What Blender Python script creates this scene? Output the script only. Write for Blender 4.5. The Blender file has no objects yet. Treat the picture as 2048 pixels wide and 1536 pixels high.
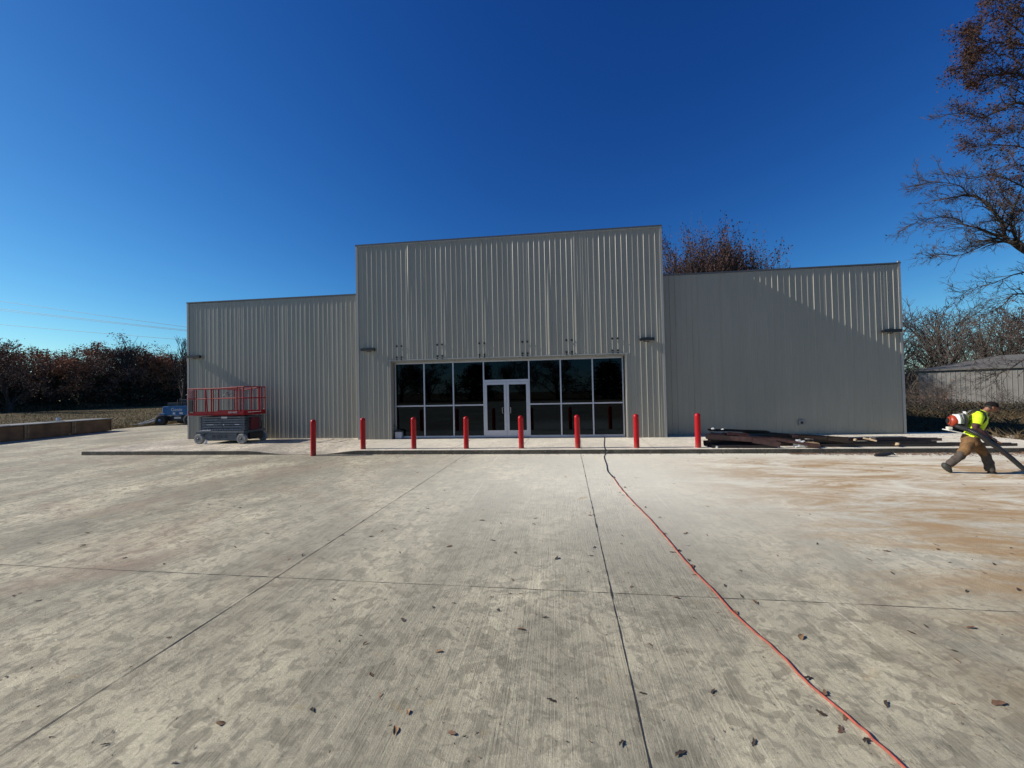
import bpy, bmesh, math, random
from mathutils import Vector, Matrix, noise
R = math.radians
SC = bpy.context.scene
COL = SC.collection

# ------------------------------------------------------------------ camera, sky, sun, exposure
CAM = Vector((2.159, -16.473, 2.205)); YAW, PIT, ROL, FPX = R(6.386), R(0.983), R(1.21), 770.0
_f = Vector((-math.sin(YAW)*math.cos(PIT), math.cos(YAW)*math.cos(PIT), math.sin(PIT)))
_r = Vector((math.cos(YAW), math.sin(YAW), 0)); _u = _r.cross(_f)
_r2 = _r*math.cos(ROL) - _u*math.sin(ROL); _u2 = _r*math.sin(ROL) + _u*math.cos(ROL)
cam = bpy.data.cameras.new('camera'); cob = bpy.data.objects.new('camera', cam); COL.objects.link(cob)
cam.sensor_width = 36.0; cam.lens = FPX/2048*36; cam.clip_end = 3000; cam.clip_start = 0.05
m = Matrix((_r2, _u2, -_f)).transposed().to_4x4(); m.translation = CAM
cob.matrix_world = m; SC.camera = cob

SUN_EL, SUN_AZ = R(31.0), R(3.4)      # sun stands left, SUN_AZ in front of the facade plane
sdir = Vector((-math.cos(SUN_AZ)*math.cos(SUN_EL), -math.sin(SUN_AZ)*math.cos(SUN_EL), math.sin(SUN_EL)))
wd = bpy.data.worlds.new('World'); SC.world = wd; wd.use_nodes = True
nt = wd.node_tree; bg = nt.nodes['Background']; sky = nt.nodes.new('ShaderNodeTexSky')
sky.sky_type = 'NISHITA'; sky.sun_disc = False; sky.sun_elevation = SUN_EL
sky.sun_rotation = math.atan2(sdir.x, sdir.y)
sky.altitude = 0; sky.air_density = 1.0; sky.dust_density = 0.25; sky.ozone_density = 3.5
SKY = 0.075       # the sky colour is graded per channel (deep polarised autumn blue), then used as background for view and light alike
sep = nt.nodes.new('ShaderNodeSeparateColor'); cmb = nt.nodes.new('ShaderNodeCombineColor'); nt.links.new(sky.outputs[0], sep.inputs[0])
for i, (g_, a_) in enumerate(((1.90, 1.95), (1.50, 1.83), (1.06, 1.48))):
    m1 = nt.nodes.new('ShaderNodeMath'); m1.operation = 'MULTIPLY'; m1.inputs[1].default_value = SKY
    m2 = nt.nodes.new('ShaderNodeMath'); m2.operation = 'POWER'; m2.inputs[1].default_value = g_
    m3 = nt.nodes.new('ShaderNodeMath'); m3.operation = 'MULTIPLY'; m3.inputs[1].default_value = a_*.84/SKY
    nt.links.new(sep.outputs[i], m1.inputs[0]); nt.links.new(m1.outputs[0], m2.inputs[0]); nt.links.new(m2.outputs[0], m3.inputs[0]); nt.links.new(m3.outputs[0], cmb.inputs[i])
nt.links.new(cmb.outputs[0], bg.inputs[0]); bg.inputs[1].default_value = SKY
sl = bpy.data.lights.new('sun', 'SUN'); sl.energy = 5.0; sl.angle = R(0.5); sl.color = (1, 0.95, 0.87)
so = bpy.data.objects.new('sun', sl); COL.objects.link(so)
so.rotation_euler = sdir.to_track_quat('Z', 'Y').to_euler()
SC.view_settings.view_transform = 'Standard'; SC.view_settings.look = 'None'
SC.view_settings.gamma = 1; SC.view_settings.exposure = 0.25
SC.cycles.max_bounces = 8; SC.cycles.transparent_max_bounces = 8

def at(u, v, y=None, z=None):          # a photo pixel's ray met with the plane y=.. or z=.. (used to size and place things in the world)
    d = _f + _r2*((u-1024)/FPX) - _u2*((v-768)/FPX)
    t = (y-CAM.y)/d.y if y is not None else (z-CAM.z)/d.z
    return CAM + d*t

# ------------------------------------------------------------------ materials
MATS = {}
def mat(name, col, rough=.6, metal=0., spec=.5, var=.0, vscale=6., bump=0., bscale=60., coat=0., c2=None, vdetail=4):
    if name in MATS: return MATS[name]
    M = bpy.data.materials.new(name); M.use_nodes = True; n = M.node_tree.nodes; l = M.node_tree.links
    b = n['Principled BSDF']; b.inputs['Roughness'].default_value = rough; b.inputs['Metallic'].default_value = metal
    b.inputs['Specular IOR Level'].default_value = spec; b.inputs['Coat Weight'].default_value = coat
    b.inputs['Base Color'].default_value = (*col, 1)
    tc = n.new('ShaderNodeTexCoord')
    if var > 0 or c2:
        t = n.new('ShaderNodeTexNoise'); t.inputs['Scale'].default_value = vscale; t.inputs['Detail'].default_value = vdetail
        l.new(tc.outputs['Object'], t.inputs['Vector'])
        r = n.new('ShaderNodeValToRGB'); r.color_ramp.elements[0].position = .32; r.color_ramp.elements[1].position = .68
        a = c2 if c2 else tuple(max(0, c*(1-var)) for c in col)
        z = col if c2 else tuple(min(1, c*(1+var)) for c in col)
        r.color_ramp.elements[0].color = (*a, 1); r.color_ramp.elements[1].color = (*z, 1)
        l.new(t.outputs['Fac'], r.inputs['Fac']); l.new(r.outputs['Color'], b.inputs['Base Color'])
    if bump > 0:
        t2 = n.new('ShaderNodeTexNoise'); t2.inputs['Scale'].default_value = bscale; t2.inputs['Detail'].default_value = 5
        l.new(tc.outputs['Object'], t2.inputs['Vector'])
        bp = n.new('ShaderNodeBump'); bp.inputs['Strength'].default_value = bump; bp.inputs['Distance'].default_value = .01
        l.new(t2.outputs['Fac'], bp.inputs['Height']); l.new(bp.outputs['Normal'], b.inputs['Normal'])
    MATS[name] = M; return M

class NG:      # small node-graph helper
    def __init__(s, name):
        s.M = bpy.data.materials.new(name); s.M.use_nodes = True; s.n = s.M.node_tree.nodes; s.l = s.M.node_tree.links
        s.b = s.n['Principled BSDF']; s.tc = s.n.new('ShaderNodeTexCoord')
    def coord(s, scale=(1, 1, 1), rot=0, off=(0, 0, 0)):
        mp = s.n.new('ShaderNodeMapping'); mp.inputs['Scale'].default_value = scale; mp.inputs['Rotation'].default_value = (0, 0, rot); mp.inputs['Location'].default_value = off
        s.l.new(s.tc.outputs['Object'], mp.inputs['Vector']); return mp.outputs[0]
    def noise(s, vec, scale, detail=6, rough=.55, dist=0, lo=.35, hi=.65):
        t = s.n.new('ShaderNodeTexNoise'); t.inputs['Scale'].default_value = scale; t.inputs['Detail'].default_value = detail
        t.inputs['Roughness'].default_value = rough; t.inputs['Distortion'].default_value = dist
        s.l.new(vec, t.inputs['Vector'])
        return s.rng(t.outputs['Fac'], lo, hi)
    def rng(s, v, lo, hi, a=0., b=1., smooth=False):
        r = s.n.new('ShaderNodeMapRange'); r.clamp = True
        if smooth: r.interpolation_type = 'SMOOTHSTEP'
        for i, x in enumerate((lo, hi, a, b)): r.inputs[1+i].default_value = x
        s.l.new(v, r.inputs[0]); return r.outputs[0]
    def m(s, op, a, b=None):
        q = s.n.new('ShaderNodeMath'); q.operation = op
        for i, x in enumerate((a, b)):
            if x is None: continue
            if isinstance(x, (int, float)): q.inputs[i].default_value = x
            else: s.l.new(x, q.inputs[i])
        return q.outputs[0]
    def mix(s, fac, a, b, mode='MIX'):
        q = s.n.new('ShaderNodeMix'); q.data_type = 'RGBA'; q.blend_type = mode
        for sock, x in ((q.inputs[0], fac), (q.inputs[6], a), (q.inputs[7], b)):
            if isinstance(x, (int, float)): sock.default_value = x
            elif isinstance(x, tuple): sock.default_value = (*x, 1)
            else: s.l.new(x, sock)
        return q.outputs[2]
    def bump(s, h, strength, dist=.01):
        bp = s.n.new('ShaderNodeBump'); bp.inputs['Strength'].default_value = strength; bp.inputs['Distance'].default_value = dist
        s.l.new(h, bp.inputs['Height']); s.l.new(bp.outputs['Normal'], s.b.inputs['Normal'])

def concrete(name, base=(.475, .44, .335), stains_and_glare=True):
    g = NG(name); P = g.coord(); rot = R(-1.6)
    big = g.noise(P, .33, 5, .6, .5, .36, .64)
    mid = g.noise(g.coord(off=(4, 1, 0)), 1.5, 10, .80, .6, .36, .66)
    blot = g.noise(g.coord(off=(7, 3, 0)), 3.4, 10, .78, .7, .47, .64)
    smud = g.noise(g.coord(off=(1, 17, 0)), 1.25, 10, .78, .8, .53, .63)
    foot = g.noise(g.coord(off=(3, 8, 0)), 8.5, 4, .5, 1.4, .53, .62)
    foot2 = g.noise(g.coord(off=(13, 2, 0)), 5.0, 3, .45, .8, .56, .60)
    speck = g.noise(P, 190, 3, .7, 0, .32, .7)
    grit = g.noise(P, 42, 5, .75, 0, .35, .66)
    broom = g.noise(g.coord(scale=(1, .012, 1), rot=rot), 85, 4, .8, 0, .36, .66)
    broom2 = g.noise(g.coord(scale=(1, .02, 1), rot=rot), 16, 6, .75, 0, .40, .62)
    ridge = g.noise(g.coord(scale=(1, .008, 1), rot=R(-2.4)), 7, 4, .85, 0, .655, .70)
    wear = g.noise(g.coord(scale=(1, .55, 1), off=(2, 5, 0)), .55, 6, .62, .5, .42, .60)
    B = lambda k, w=(1, 1, 1): tuple(x*k*y for x, y in zip(base, w))
    c = g.mix(big, B(.62), B(1.34))
    c = g.mix(g.m('MULTIPLY', mid, .5), c, B(1.5))
    c = g.mix(g.m('MULTIPLY', wear, .66), c, B(.46, (.98, 1, 1.06)))
    c = g.mix(g.m('MULTIPLY', blot, .52), c, B(.42, (.98, 1, 1.08)))
    c = g.mix(g.m('MULTIPLY', smud, .62), c, B(.34, (.98, 1, 1.12)))
    c = g.mix(g.m('MULTIPLY', foot, .52), c, B(.38, (.98, 1, 1.08)))
    c = g.mix(g.m('MULTIPLY', foot2, .45), c, B(.32))
    c = g.mix(g.m('MULTIPLY', broom2, .30), c, B(.52))
    c = g.mix(g.m('MULTIPLY', broom, .34), c, B(1.55))
    c = g.mix(g.m('MULTIPLY', ridge, .7), c, (.74, .71, .63))
    c = g.mix(g.m('MULTIPLY', grit, .30), c, B(.55))
    c = g.mix(g.m('MULTIPLY', speck, .40), c, B(.42))
    # widen the tonal spread of the pour about its mean
    pv = g.mix(1.0, c, (1/.30, 1/.30, 1/.30), 'MULTIPLY'); gm = g.n.new('ShaderNodeGamma'); gm.inputs['Gamma'].default_value = 1.75; g.l.new(pv, gm.inputs['Color'])
    c = g.mix(1.0, gm.outputs[0], (.290, .294, .328), 'MULTIPLY')
    if stains_and_glare:
        sx = g.n.new('ShaderNodeSeparateXYZ'); g.l.new(g.tc.outputs['Object'], sx.inputs[0])
    if stains_and_glare == 'walk':
        c = g.mix(g.m('MULTIPLY', g.rng(sx.outputs['X'], -7.5, -3.5, smooth=True), .7), c, g.mix(.65, c, (.94, .87, .70)))  # the brighter right side is painted into the walkway colour too
    elif stains_and_glare:
        # slab-to-slab tone: one grey per poured bay
        bx_ = g.m('FLOOR', g.m('DIVIDE', g.m('ADD', sx.outputs['X'], 1.1), 4.05)); by_ = g.m('FLOOR', g.m('DIVIDE', g.m('ADD', sx.outputs['Y'], 12.15), 5.0))
        cv = g.n.new('ShaderNodeCombineXYZ'); g.l.new(bx_, cv.inputs[0]); g.l.new(by_, cv.inputs[1]); wn = g.n.new('ShaderNodeTexWhiteNoise'); g.l.new(cv.outputs[0], wn.inputs['Vector'])
        c = g.mix(g.m('MULTIPLY', wn.outputs['Value'], .22), c, B(.55))
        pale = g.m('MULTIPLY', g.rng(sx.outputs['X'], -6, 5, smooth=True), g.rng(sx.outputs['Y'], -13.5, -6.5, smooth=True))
        c = g.mix(g.m('MULTIPLY', pale, .92), c, g.mix(.72, c, (.95, .89, .73)))     # glare towards the right-hand kerb, painted in as paler concrete
        right = g.rng(sx.outputs['X'], 4.0, 8.5, smooth=True); near = g.rng(sx.outputs['Y'], -3.2, -5.0, smooth=True)
        st = g.noise(g.coord(scale=(.5, 1.5, 1), off=(1.7, .6, 0)), .95, 11, .78, .7, .41, .57)
        c = g.mix(g.m('MULTIPLY', g.m('MULTIPLY', g.m('MULTIPLY', st, right), near), .88), c, (.40, .24, .10))
        left = g.rng(sx.outputs['X'], 0, -3.5, smooth=True)
        st2 = g.noise(g.coord(off=(11, 5, 0)), .55, 6, .64, .6, .5, .7)
        c = g.mix(g.m('MULTIPLY', g.m('MULTIPLY', st2, left), .50), c, (.31, .205, .14))
        rs = g.noise(g.coord(off=(2.2, 9.1, 0)), 2.6, 5, .6, .5, .66, .76)
        c = g.mix(g.m('MULTIPLY', rs, .55), c, (.45, .29, .10))
    g.l.new(c, g.b.inputs['Base Color']); g.b.inputs['Roughness'].default_value = .85
    g.b.inputs['Specular IOR Level'].default_value = .25
    h = g.m('ADD', g.m('MULTIPLY', broom, .7), g.m('MULTIPLY', speck, .6)); h = g.m('ADD', h, g.m('MULTIPLY', grit, .8))
    g.bump(h, .7, .006)
    return g.M

def siding(name, base):
    g = NG(name); g.b.inputs['Roughness'].default_value = .36
    v = g.noise(g.coord(scale=(1, 1, .25)), 1.3, 5, .6, .3, .3, .7)
    v2 = g.noise(g.coord(scale=(1, 1, .05)), 9, 4, .6, 0, .35, .7)
    c = g.mix(v, tuple(x*.93 for x in base), tuple(x*1.05 for x in base))
    c = g.mix(g.m('MULTIPLY', v2, .12), c, tuple(x*.72 for x in base))
    sx = g.n.new('ShaderNodeSeparateXYZ'); g.l.new(g.tc.outputs['Object'], sx.inputs[0])
    low = g.m('MULTIPLY', g.rng(sx.outputs['Z'], 1.0, .15), g.noise(g.coord(scale=(1, 1, .5)), 3, 5, .7, 0, .35, .7))
    c = g.mix(g.m('MULTIPLY', low, .4), c, (.26, .215, .15))      # splashed mud along the foot
    g.l.new(c, g.b.inputs['Base Color']); return g.M

def ground_mat(name, a, b, c3):
    g = NG(name); P = g.coord()
    n1 = g.noise(P, .12, 6, .6, .3, .35, .65); n2 = g.noise(P, 2.2, 8, .7, .2, .3, .7); n3 = g.noise(P, 14, 6, .75, 0, .35, .68)
    c = g.mix(n1, a, b); c = g.mix(g.m('MULTIPLY', n2, .6), c, c3); c = g.mix(g.m('MULTIPLY', n3, .45), c, tuple(x*.4 for x in a))
    g.l.new(c, g.b.inputs['Base Color']); g.b.inputs['Roughness'].default_value = .95; g.b.inputs['Specular IOR Level'].default_value = .1
    g.bump(g.m('ADD', n2, n3), 1.0, .12); return g.M

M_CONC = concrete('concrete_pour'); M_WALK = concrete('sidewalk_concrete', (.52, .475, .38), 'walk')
M_SIDE = siding('grey_siding', (.30, .285, .232)); M_TRIM = siding('trim_metal', (.36, .35, .32))
M_DRIP = mat('dark_coping', (.10, .105, .11), .4)
M_FIELD = ground_mat('dry_field', (.18, .135, .070), (.22, .155, .080), (.15, .125, .060))
M_ALU = mat('aluminium', (.52, .53, .58), .38, .55, var=.05, vscale=3)
def red_sleeve():
    g = NG('bollard_red'); sx = g.n.new('ShaderNodeSeparateXYZ'); g.l.new(g.tc.outputs['Object'], sx.inputs[0])
    n1 = g.noise(g.coord(scale=(1, 1, .3)), 9, 5, .7, 0, .3, .7); n2 = g.noise(g.coord(), 38, 4, .7, 0, .60, .70); low = g.rng(sx.outputs['Z'], .22, .0)
    c = g.mix(n1, (.33, .002, .006), (.43, .004, .010)); c = g.mix(g.m('MULTIPLY', n2, .25), c, (.50, .10, .09)); c = g.mix(g.m('MULTIPLY', g.m('MULTIPLY', low, n1), .65), c, (.20, .12, .08))
    g.l.new(c, g.b.inputs['Base Color']); g.b.inputs['Roughness'].default_value = .4; g.b.inputs['Specular IOR Level'].default_value = .3; g.bump(n1, .15, .01); return g.M
M_RED = red_sleeve()
M_BLACK = mat('black_plastic', (.014, .014, .015), .5, var=.2, vscale=9)
M_BARK = mat('bark', (.075, .060, .048), .9, spec=.1, var=.3, vscale=3, bump=.5, bscale=9)
M_BARKG = mat('grey_bark', (.082, .068, .058), .9, spec=.1, var=.3, vscale=3)
M_BARKD = mat('dark_bark', (.055, .045, .040), .9, spec=.1, var=.3, vscale=3)

# ------------------------------------------------------------------ mesh helpers
class MB:
    def __init__(s): s.v = []; s.f = []
    def add(s, vs, fs):
        o = len(s.v); s.v += [tuple(x) for x in vs]; s.f += [tuple(i+o for i in q) for q in fs]
    def box(s, c, d, rz=0, M=None, bev=0):
        x, y, z = d[0]/2, d[1]/2, d[2]/2
        if bev:
            b = min(bev, x*.9, y*.9, z*.9); vs = []
            bm = bmesh.new(); bmesh.ops.create_cube(bm, size=1)
            for v in bm.verts: v.co = Vector((v.co.x*d[0], v.co.y*d[1], v.co.z*d[2]))
            bmesh.ops.bevel(bm, geom=bm.edges[:], offset=b, segments=2, affect='EDGES', profile=.6)
            bm.verts.ensure_lookup_table(); vs = [v.co.copy() for v in bm.verts]; fs = [[v.index for v in f.verts] for f in bm.faces]; bm.free()
        else:
            vs = [Vector(p) for p in ((-x, -y, -z), (x, -y, -z), (x, y, -z), (-x, y, -z), (-x, -y, z), (x, -y, z), (x, y, z), (-x, y, z))]
            fs = [(0, 3, 2, 1), (4, 5, 6, 7), (0, 1, 5, 4), (1, 2, 6, 5), (2, 3, 7, 6), (3, 0, 4, 7)]
        T = Matrix.Translation(c) @ (M.to_4x4() if M else Matrix.Rotation(rz, 4, 'Z'))
        s.add([T @ v for v in vs], fs); return s
    def b2(s, a, b, bev=0):     # box from two corners
        return s.box(((a[0]+b[0])/2, (a[1]+b[1])/2, (a[2]+b[2])/2), (abs(b[0]-a[0]), abs(b[1]-a[1]), abs(b[2]-a[2])), bev=bev)
    def tube(s, pts, rad, k=8, cap=True):
        pts = [Vector(p) for p in pts]; n = len(pts); rs = rad if hasattr(rad, '__len__') else [rad]*n
        vs = []; ref = None
        for i in range(n):
            t = (pts[min(i+1, n-1)]-pts[max(i-1, 0)])
            if t.length < 1e-9: t = Vector((0, 0, 1))
            t.normalize()
            if ref is None: ref = t.orthogonal().normalized()
            ref = (ref - t*ref.dot(t))
            if ref.length < 1e-6: ref = t.orthogonal()
            ref.normalize(); bi = t.cross(ref)
            for j in range(k):
                a = 2*math.pi*j/k; vs.append(pts[i]+(ref*math.cos(a)+bi*math.sin(a))*rs[i])
        fs = [(i*k+j, i*k+(j+1) % k, (i+1)*k+(j+1) % k, (i+1)*k+j) for i in range(n-1) for j in range(k)]
        if cap: fs += [tuple(range(k-1, -1, -1)), tuple((n-1)*k+j for j in range(k))]
        s.add(vs, fs); return s
    def lathe(s, prof, k=24, M=None):       # prof [(r,z)...]
        M = M or Matrix(); vs = []; n = len(prof)
        for r, z in prof:
            for j in range(k):
                a = 2*math.pi*j/k; vs.append(M @ Vector((r*math.cos(a), r*math.sin(a), z)))
        fs = [(i*k+j, i*k+(j+1) % k, (i+1)*k+(j+1) % k, (i+1)*k+j) for i in range(n-1) for j in range(k)]
        fs += [tuple(range(k-1, -1, -1)), tuple((n-1)*k+j for j in range(k))]
        s.add(vs, fs); return s
    def prism(s, poly, y0, y1):             # outline in x,z extruded in y
        n = len(poly); vs = [(x, y0, z) for x, z in poly]+[(x, y1, z) for x, z in poly]
        s.add(vs, [tuple(range(n)), tuple(range(2*n-1, n-1, -1))]+[(i, i+n, (i+1) % n+n, (i+1) % n) for i in range(n)]); return s
    def build(s, name, m, parent=None, smooth=False, loc=None):
        me = bpy.data.meshes.new(name); me.from_pydata(s.v, [], s.f); me.update()
        o = bpy.data.objects.new(name, me); COL.objects.link(o)
        if m: me.materials.append(m)
        if smooth:
            me.polygons.foreach_set('use_smooth', [True]*len(me.polygons))
            try: me.set_sharp_from_angle(angle=R(38))
            except Exception: pass
        if parent: o.parent = parent
        if loc is not None: o.location = loc
        return o

def tag(o, label=None, cat=None, group=None, kind=None):
    for k, v in (('label', label), ('category', cat), ('group', group), ('kind', kind)):
        if v: o[k] = v
    return o
def thing(name, label, cat, loc=(0, 0, 0), rz=0, group=None):
    o = bpy.data.objects.new(name, None); COL.objects.link(o); o.location = loc; o.rotation_euler = (0, 0, rz)
    o.empty_display_size = .2
    return tag(o, label, cat, group)
def kids(o): return [c for c in bpy.data.objects if c.parent == o]
def copy_tree(o, parent=None, ch=None):
    c = o.copy(); COL.objects.link(c); c.parent = parent
    for k in (ch if ch is not None else kids(o)): copy_tree(k, c)
    return c
def axisM(d):          # matrix taking z to d
    return Vector(d).normalized().to_track_quat('Z', 'Y').to_matrix().to_4x4()
rnd = random.Random(7)

# ------------------------------------------------------------------ ground, lot, sidewalk
def sheet(name, x0, x1, y0, y1, n, z, m, amp=0, kind='structure', hole=None):
    b = MB(); nx = ny = n
    for j in range(ny+1):
        for i in range(nx+1):
            # denser towards the middle
            fx = (i/nx*2-1); fy = (j/ny*2-1); fx = fx*abs(fx)**.8; fy = fy*abs(fy)**.8
            x = (x0+x1)/2+(x1-x0)/2*fx; y = (y0+y1)/2+(y1-y0)/2*fy
            h = z
            if amp:
                dd = max(abs(x)-34, 0)+max(y-40, 0)
                if x < -30 or x > 19: h += noise.noise(Vector((x*.06, y*.06, 1)))*amp*min(1, abs(dd)/25+.12)
            b.v.append((x, y, h))
    b.f = [(j*(nx+1)+i, j*(nx+1)+i+1, (j+1)*(nx+1)+i+1, (j+1)*(nx+1)+i) for j in range(ny) for i in range(nx)]
    o = b.build(name, m, smooth=True); tag(o, kind=kind); return o
sheet('ground', -700, 700, -500, 900, 120, -.06, M_FIELD, .5)

LOTX0, LOTX1 = -29.9, 22.0
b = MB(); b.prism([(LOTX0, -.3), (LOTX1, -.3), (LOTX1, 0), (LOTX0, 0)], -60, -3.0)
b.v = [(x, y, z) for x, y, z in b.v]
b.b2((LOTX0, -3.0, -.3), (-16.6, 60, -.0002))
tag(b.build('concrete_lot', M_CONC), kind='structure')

# saw-cut joints in the slab: thin dark ribbons, slightly wavering, a few mm above the pour
b = MB(); jr = random.Random(3)
def joint(p, q, w=.011, z=.004, step=.09):
    p, q = Vector(p), Vector(q); L = (q-p).length; n = max(2, int(L/step)); t = (q-p)/L; s = Vector((-t.y, t.x))
    vs = []; o = 0
    for i in range(n+1):
        o = o*.85+jr.uniform(-1, 1)*.0022; c = p+t*(L*i/n)+s*o
        ww = w*jr.uniform(.4, 1.3)*(2.2 if jr.random() < .05 else 1)
        vs += [(*(c+s*ww/2), z), (*(c-s*ww/2), z)]
    b.add(vs, [(2*i, 2*i+1, 2*i+3, 2*i+2) for i in range(n)])
sl_ = (2.95-2.65)/(14.13-3.6)
for x in (2.95+.0, -1.02, -5.35, -9.5, -13.6, -17.8, -22, -26):
    w_ = .010 if x in (2.95, -1.02) else .009
    joint((x+sl_*.6, -3.14), (x-sl_*26, -30), w_)
for y in (-12.12, -17.1, -22):
    joint((LOTX0, y+.55), (LOTX1, y-.45), .0068)
joint((LOTX0, -7.2+.5), (-5.3, -7.35), .004)
for y in (1.2, 6.4, 11.5, 17): joint((LOTX0, y), (-16.7, y), .012)
joint((-22.5, -3.2), (-22.5, 40), .012)
tag(b.build('concrete_joints', mat('joint_dark', (.035, .033, .030), .95)), kind='structure')

# sidewalk: a grid that dips to the lot at the ramp
def walk_h(x, y):
    h = .15
    r = 0
    if -9.6 < x < -4.9:
        a = min(1, max(0, (x+9.6)/1.9)); c = min(1, max(0, (-4.9-x)/1.7)); r = min(a, c); r = r*r*(3-2*r)
        r *= min(1, max(0, (-1.3-y)/1.9))
    return h-.142*r
WX = [-16.6+i*(34.6/150) for i in range(151)]; WY = [-3.12, -3.10, -2.9, -2.5, -2.1, -1.7, -1.3, -.9, -.3, .3, .62, 1.1]
b = MB()
for y in WY:
    for x in WX:
        xx = x if x > -16.5 else x
        b.v.append((xx, y, walk_h(x, y)-(.012 if y == -3.12 else 0)))
nx = len(WX)
b.f = [(j*nx+i, j*nx+i+1, (j+1)*nx+i+1, (j+1)*nx+i) for j in range(len(WY)-1) for i in range(nx-1)]
for side in (0, nx-1):
    o = len(b.v); b.v += [(WX[side]+(-.01 if side == 0 else .01), y, -.05) for y in WY]
    q = [(o+j, j*nx+side, (j+1)*nx+side, o+j+1) for j in range(len(WY)-1)]
    b.f += q if side == 0 else [f[::-1] for f in q]
o = len(b.v); b.v += [(x, 1.11, -.05) for x in WX]; k0 = (len(WY)-1)*nx
b.f += [(k0+i, k0+i+1, o+i+1, o+i) for i in range(nx-1)]
tag(b.build('sidewalk', M_WALK), kind='structure')
b = MB()
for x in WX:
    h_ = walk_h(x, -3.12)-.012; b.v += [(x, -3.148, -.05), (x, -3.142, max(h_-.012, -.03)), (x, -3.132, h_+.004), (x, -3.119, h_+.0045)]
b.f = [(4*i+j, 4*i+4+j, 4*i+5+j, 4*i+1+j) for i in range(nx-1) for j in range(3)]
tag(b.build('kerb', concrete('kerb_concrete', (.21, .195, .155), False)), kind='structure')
b = MB()
for x in (-13.6, -10.1, -4.0, -1.6, .85, 3.0, 5.45, 8.1, 11, 13.9):
    joint((x, -3.08), (x+.15, -.02 if abs(x) < 6.6 else .6), .012, .154)
tag(b.build('sidewalk_joints', MATS['joint_dark']), kind='structure')

# ------------------------------------------------------------------ the building
BLD = thing('retail_building', 'long grey metal-sided shop with a taller glazed middle section and two lower wings', 'building', (0, 0, 0))
PITCH = .2286
def ribbed(x0, x1, z0, z1, y, name, parent=BLD, seed=1, jit=.0022, holes=(), m=M_SIDE, rows=16, zb=None, rsc=1.):
    """vertical ribbed panel in plane y (ribs towards -y); zt(x) gives a top that may slope"""
    rr = random.Random(seed); b = MB(); cols = []
    x = x0; i = 0
    flat = PITCH-.046
    while x < x1-.01:
        tilt = rr.gauss(0, jit)*.7
        st_ = -(.4+abs(rr.gauss(0, 1)))*jit*3.0 if rr.random() < .42 else 0; rh = -.013*rsc*rr.uniform(.55, 1.35)
        bow = rr.gauss(0, jit*.5)
        ph_ = rr.random()*50; fl = flat*rr.choice((.35, .5, .65))
        for dx, dy, k, s2 in ((0, 0, -tilt/2, 0), (fl, 0, bow, st_), (flat, 0, tilt/2, 0), (flat+.014, rh, 0, 0), (flat+.032, rh, 0, 0), (PITCH-.0005, 0, 0, 0)):
            xx = min(x+dx, x1); cols.append((xx, dy, k, ph_, s2))
        x += PITCH; i += 1
    n = rows+1
    def yy(c, z):
        xx, dy, k, ph, s2 = c; return y+dy+k*(.35+1.3*noise.noise(Vector((ph*.02+xx*.9, z*.55, seed*3.7))))+s2*min(1, max(0, .45+1.9*noise.noise(Vector((ph, z*.30, 7.7)))))
    for c0, c1 in zip(cols[:-1], cols[1:]):
        zb_ = zb((c0[0]+c1[0])/2) if zb else z0
        if c1[0]-c0[0] < 1e-5: continue
        nr = max(4, int(rows*(z1-zb_)/(z1-z0))); o = len(b.v)
        for r_ in range(nr+1):
            z = zb_+(z1-zb_)*r_/nr; b.v += [(c0[0], yy(c0, z), z), (c1[0], yy(c1, z), z)]
        b.f += [(o+2*r_, o+2*r_+1, o+2*r_+3, o+2*r_+2) for r_ in range(nr)]
    return b.build(name, m, parent)
XT, XL, XR = 6.679, -15.82, 16.046; ZT, ZL, ZR = 8.95, 6.90, 7.04; YW = .6; DEP = 25.0
OX0, OX1, OZ = -5.12, 5.10, 3.58
ribbed(-XT+.09, XT-.09, .155, ZT-.10, 0, 'front_wall', seed=13, jit=.0046, zb=lambda x: OZ+.10 if OX0-.03 < x < OX1+.03 else .155)
ribbed(XL+.09, -XT, .155, ZL-.07, YW, 'wing_wall', seed=14, jit=.0011, rsc=.62)
ribbed(XT, XR-.09, .155, ZR-.07, YW, 'wing_wall', seed=15, jit=.0020)
# bodies behind the siding (return walls, side walls, rear walls), roof
b = MB()
for x, s_ in ((-XT, 1), (XT, -1)):
    b.b2((x, .028, .155), (x+s_*.06, 2.6, ZT-.1))
b.b2((-XT+.061, 2.54, 6.2), (XT-.061, 2.6, ZT-.1))
b.build('return_wall', M_SIDE, BLD)
def side_wall(x, sgn, z1):
    b = MB(); y = YW+.03; n = 0
    while y < DEP:
        for dy, dx in ((0, 0), (PITCH-.046, 0), (PITCH-.032, .019), (PITCH-.014, .019)):
            yy = min(y+dy, DEP)
            for z in (.155, z1): b.v.append((x+sgn*dx, yy, z))
        y += PITCH
    n = len(b.v)//2
    b.f = [(2*i, 2*i+2, 2*i+3, 2*i+1) for i in range(n-1)]
    return b.build('side_wall', M_SIDE, BLD)
side_wall(XL, -1, 5.9); side_wall(XR, 1, 5.9)
b = MB(); b.b2((XL+.02, DEP-.02, .15), (XR-.02, DEP+.04, 5.2)); b.build('rear_wall', M_SIDE, BLD)
b = MB(); b.b2((XL+.03, YW+.03, 5.75), (XR-.03, DEP+.03, 5.85))
b.build('roof', mat('roof_metal', (.42, .43, .43), .45, .3), BLD)
b = MB(); b.b2((XL+.03, YW+.05, .2), (-XT-.002, YW+.10, ZL-.08)); b.build('parapet_back', M_SIDE, BLD)
b = MB(); b.b2((XT+.002, YW+.05, .2), (XR-.03, YW+.10, ZR-.08)); b.build('parapet_back', M_SIDE, BLD)
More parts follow.
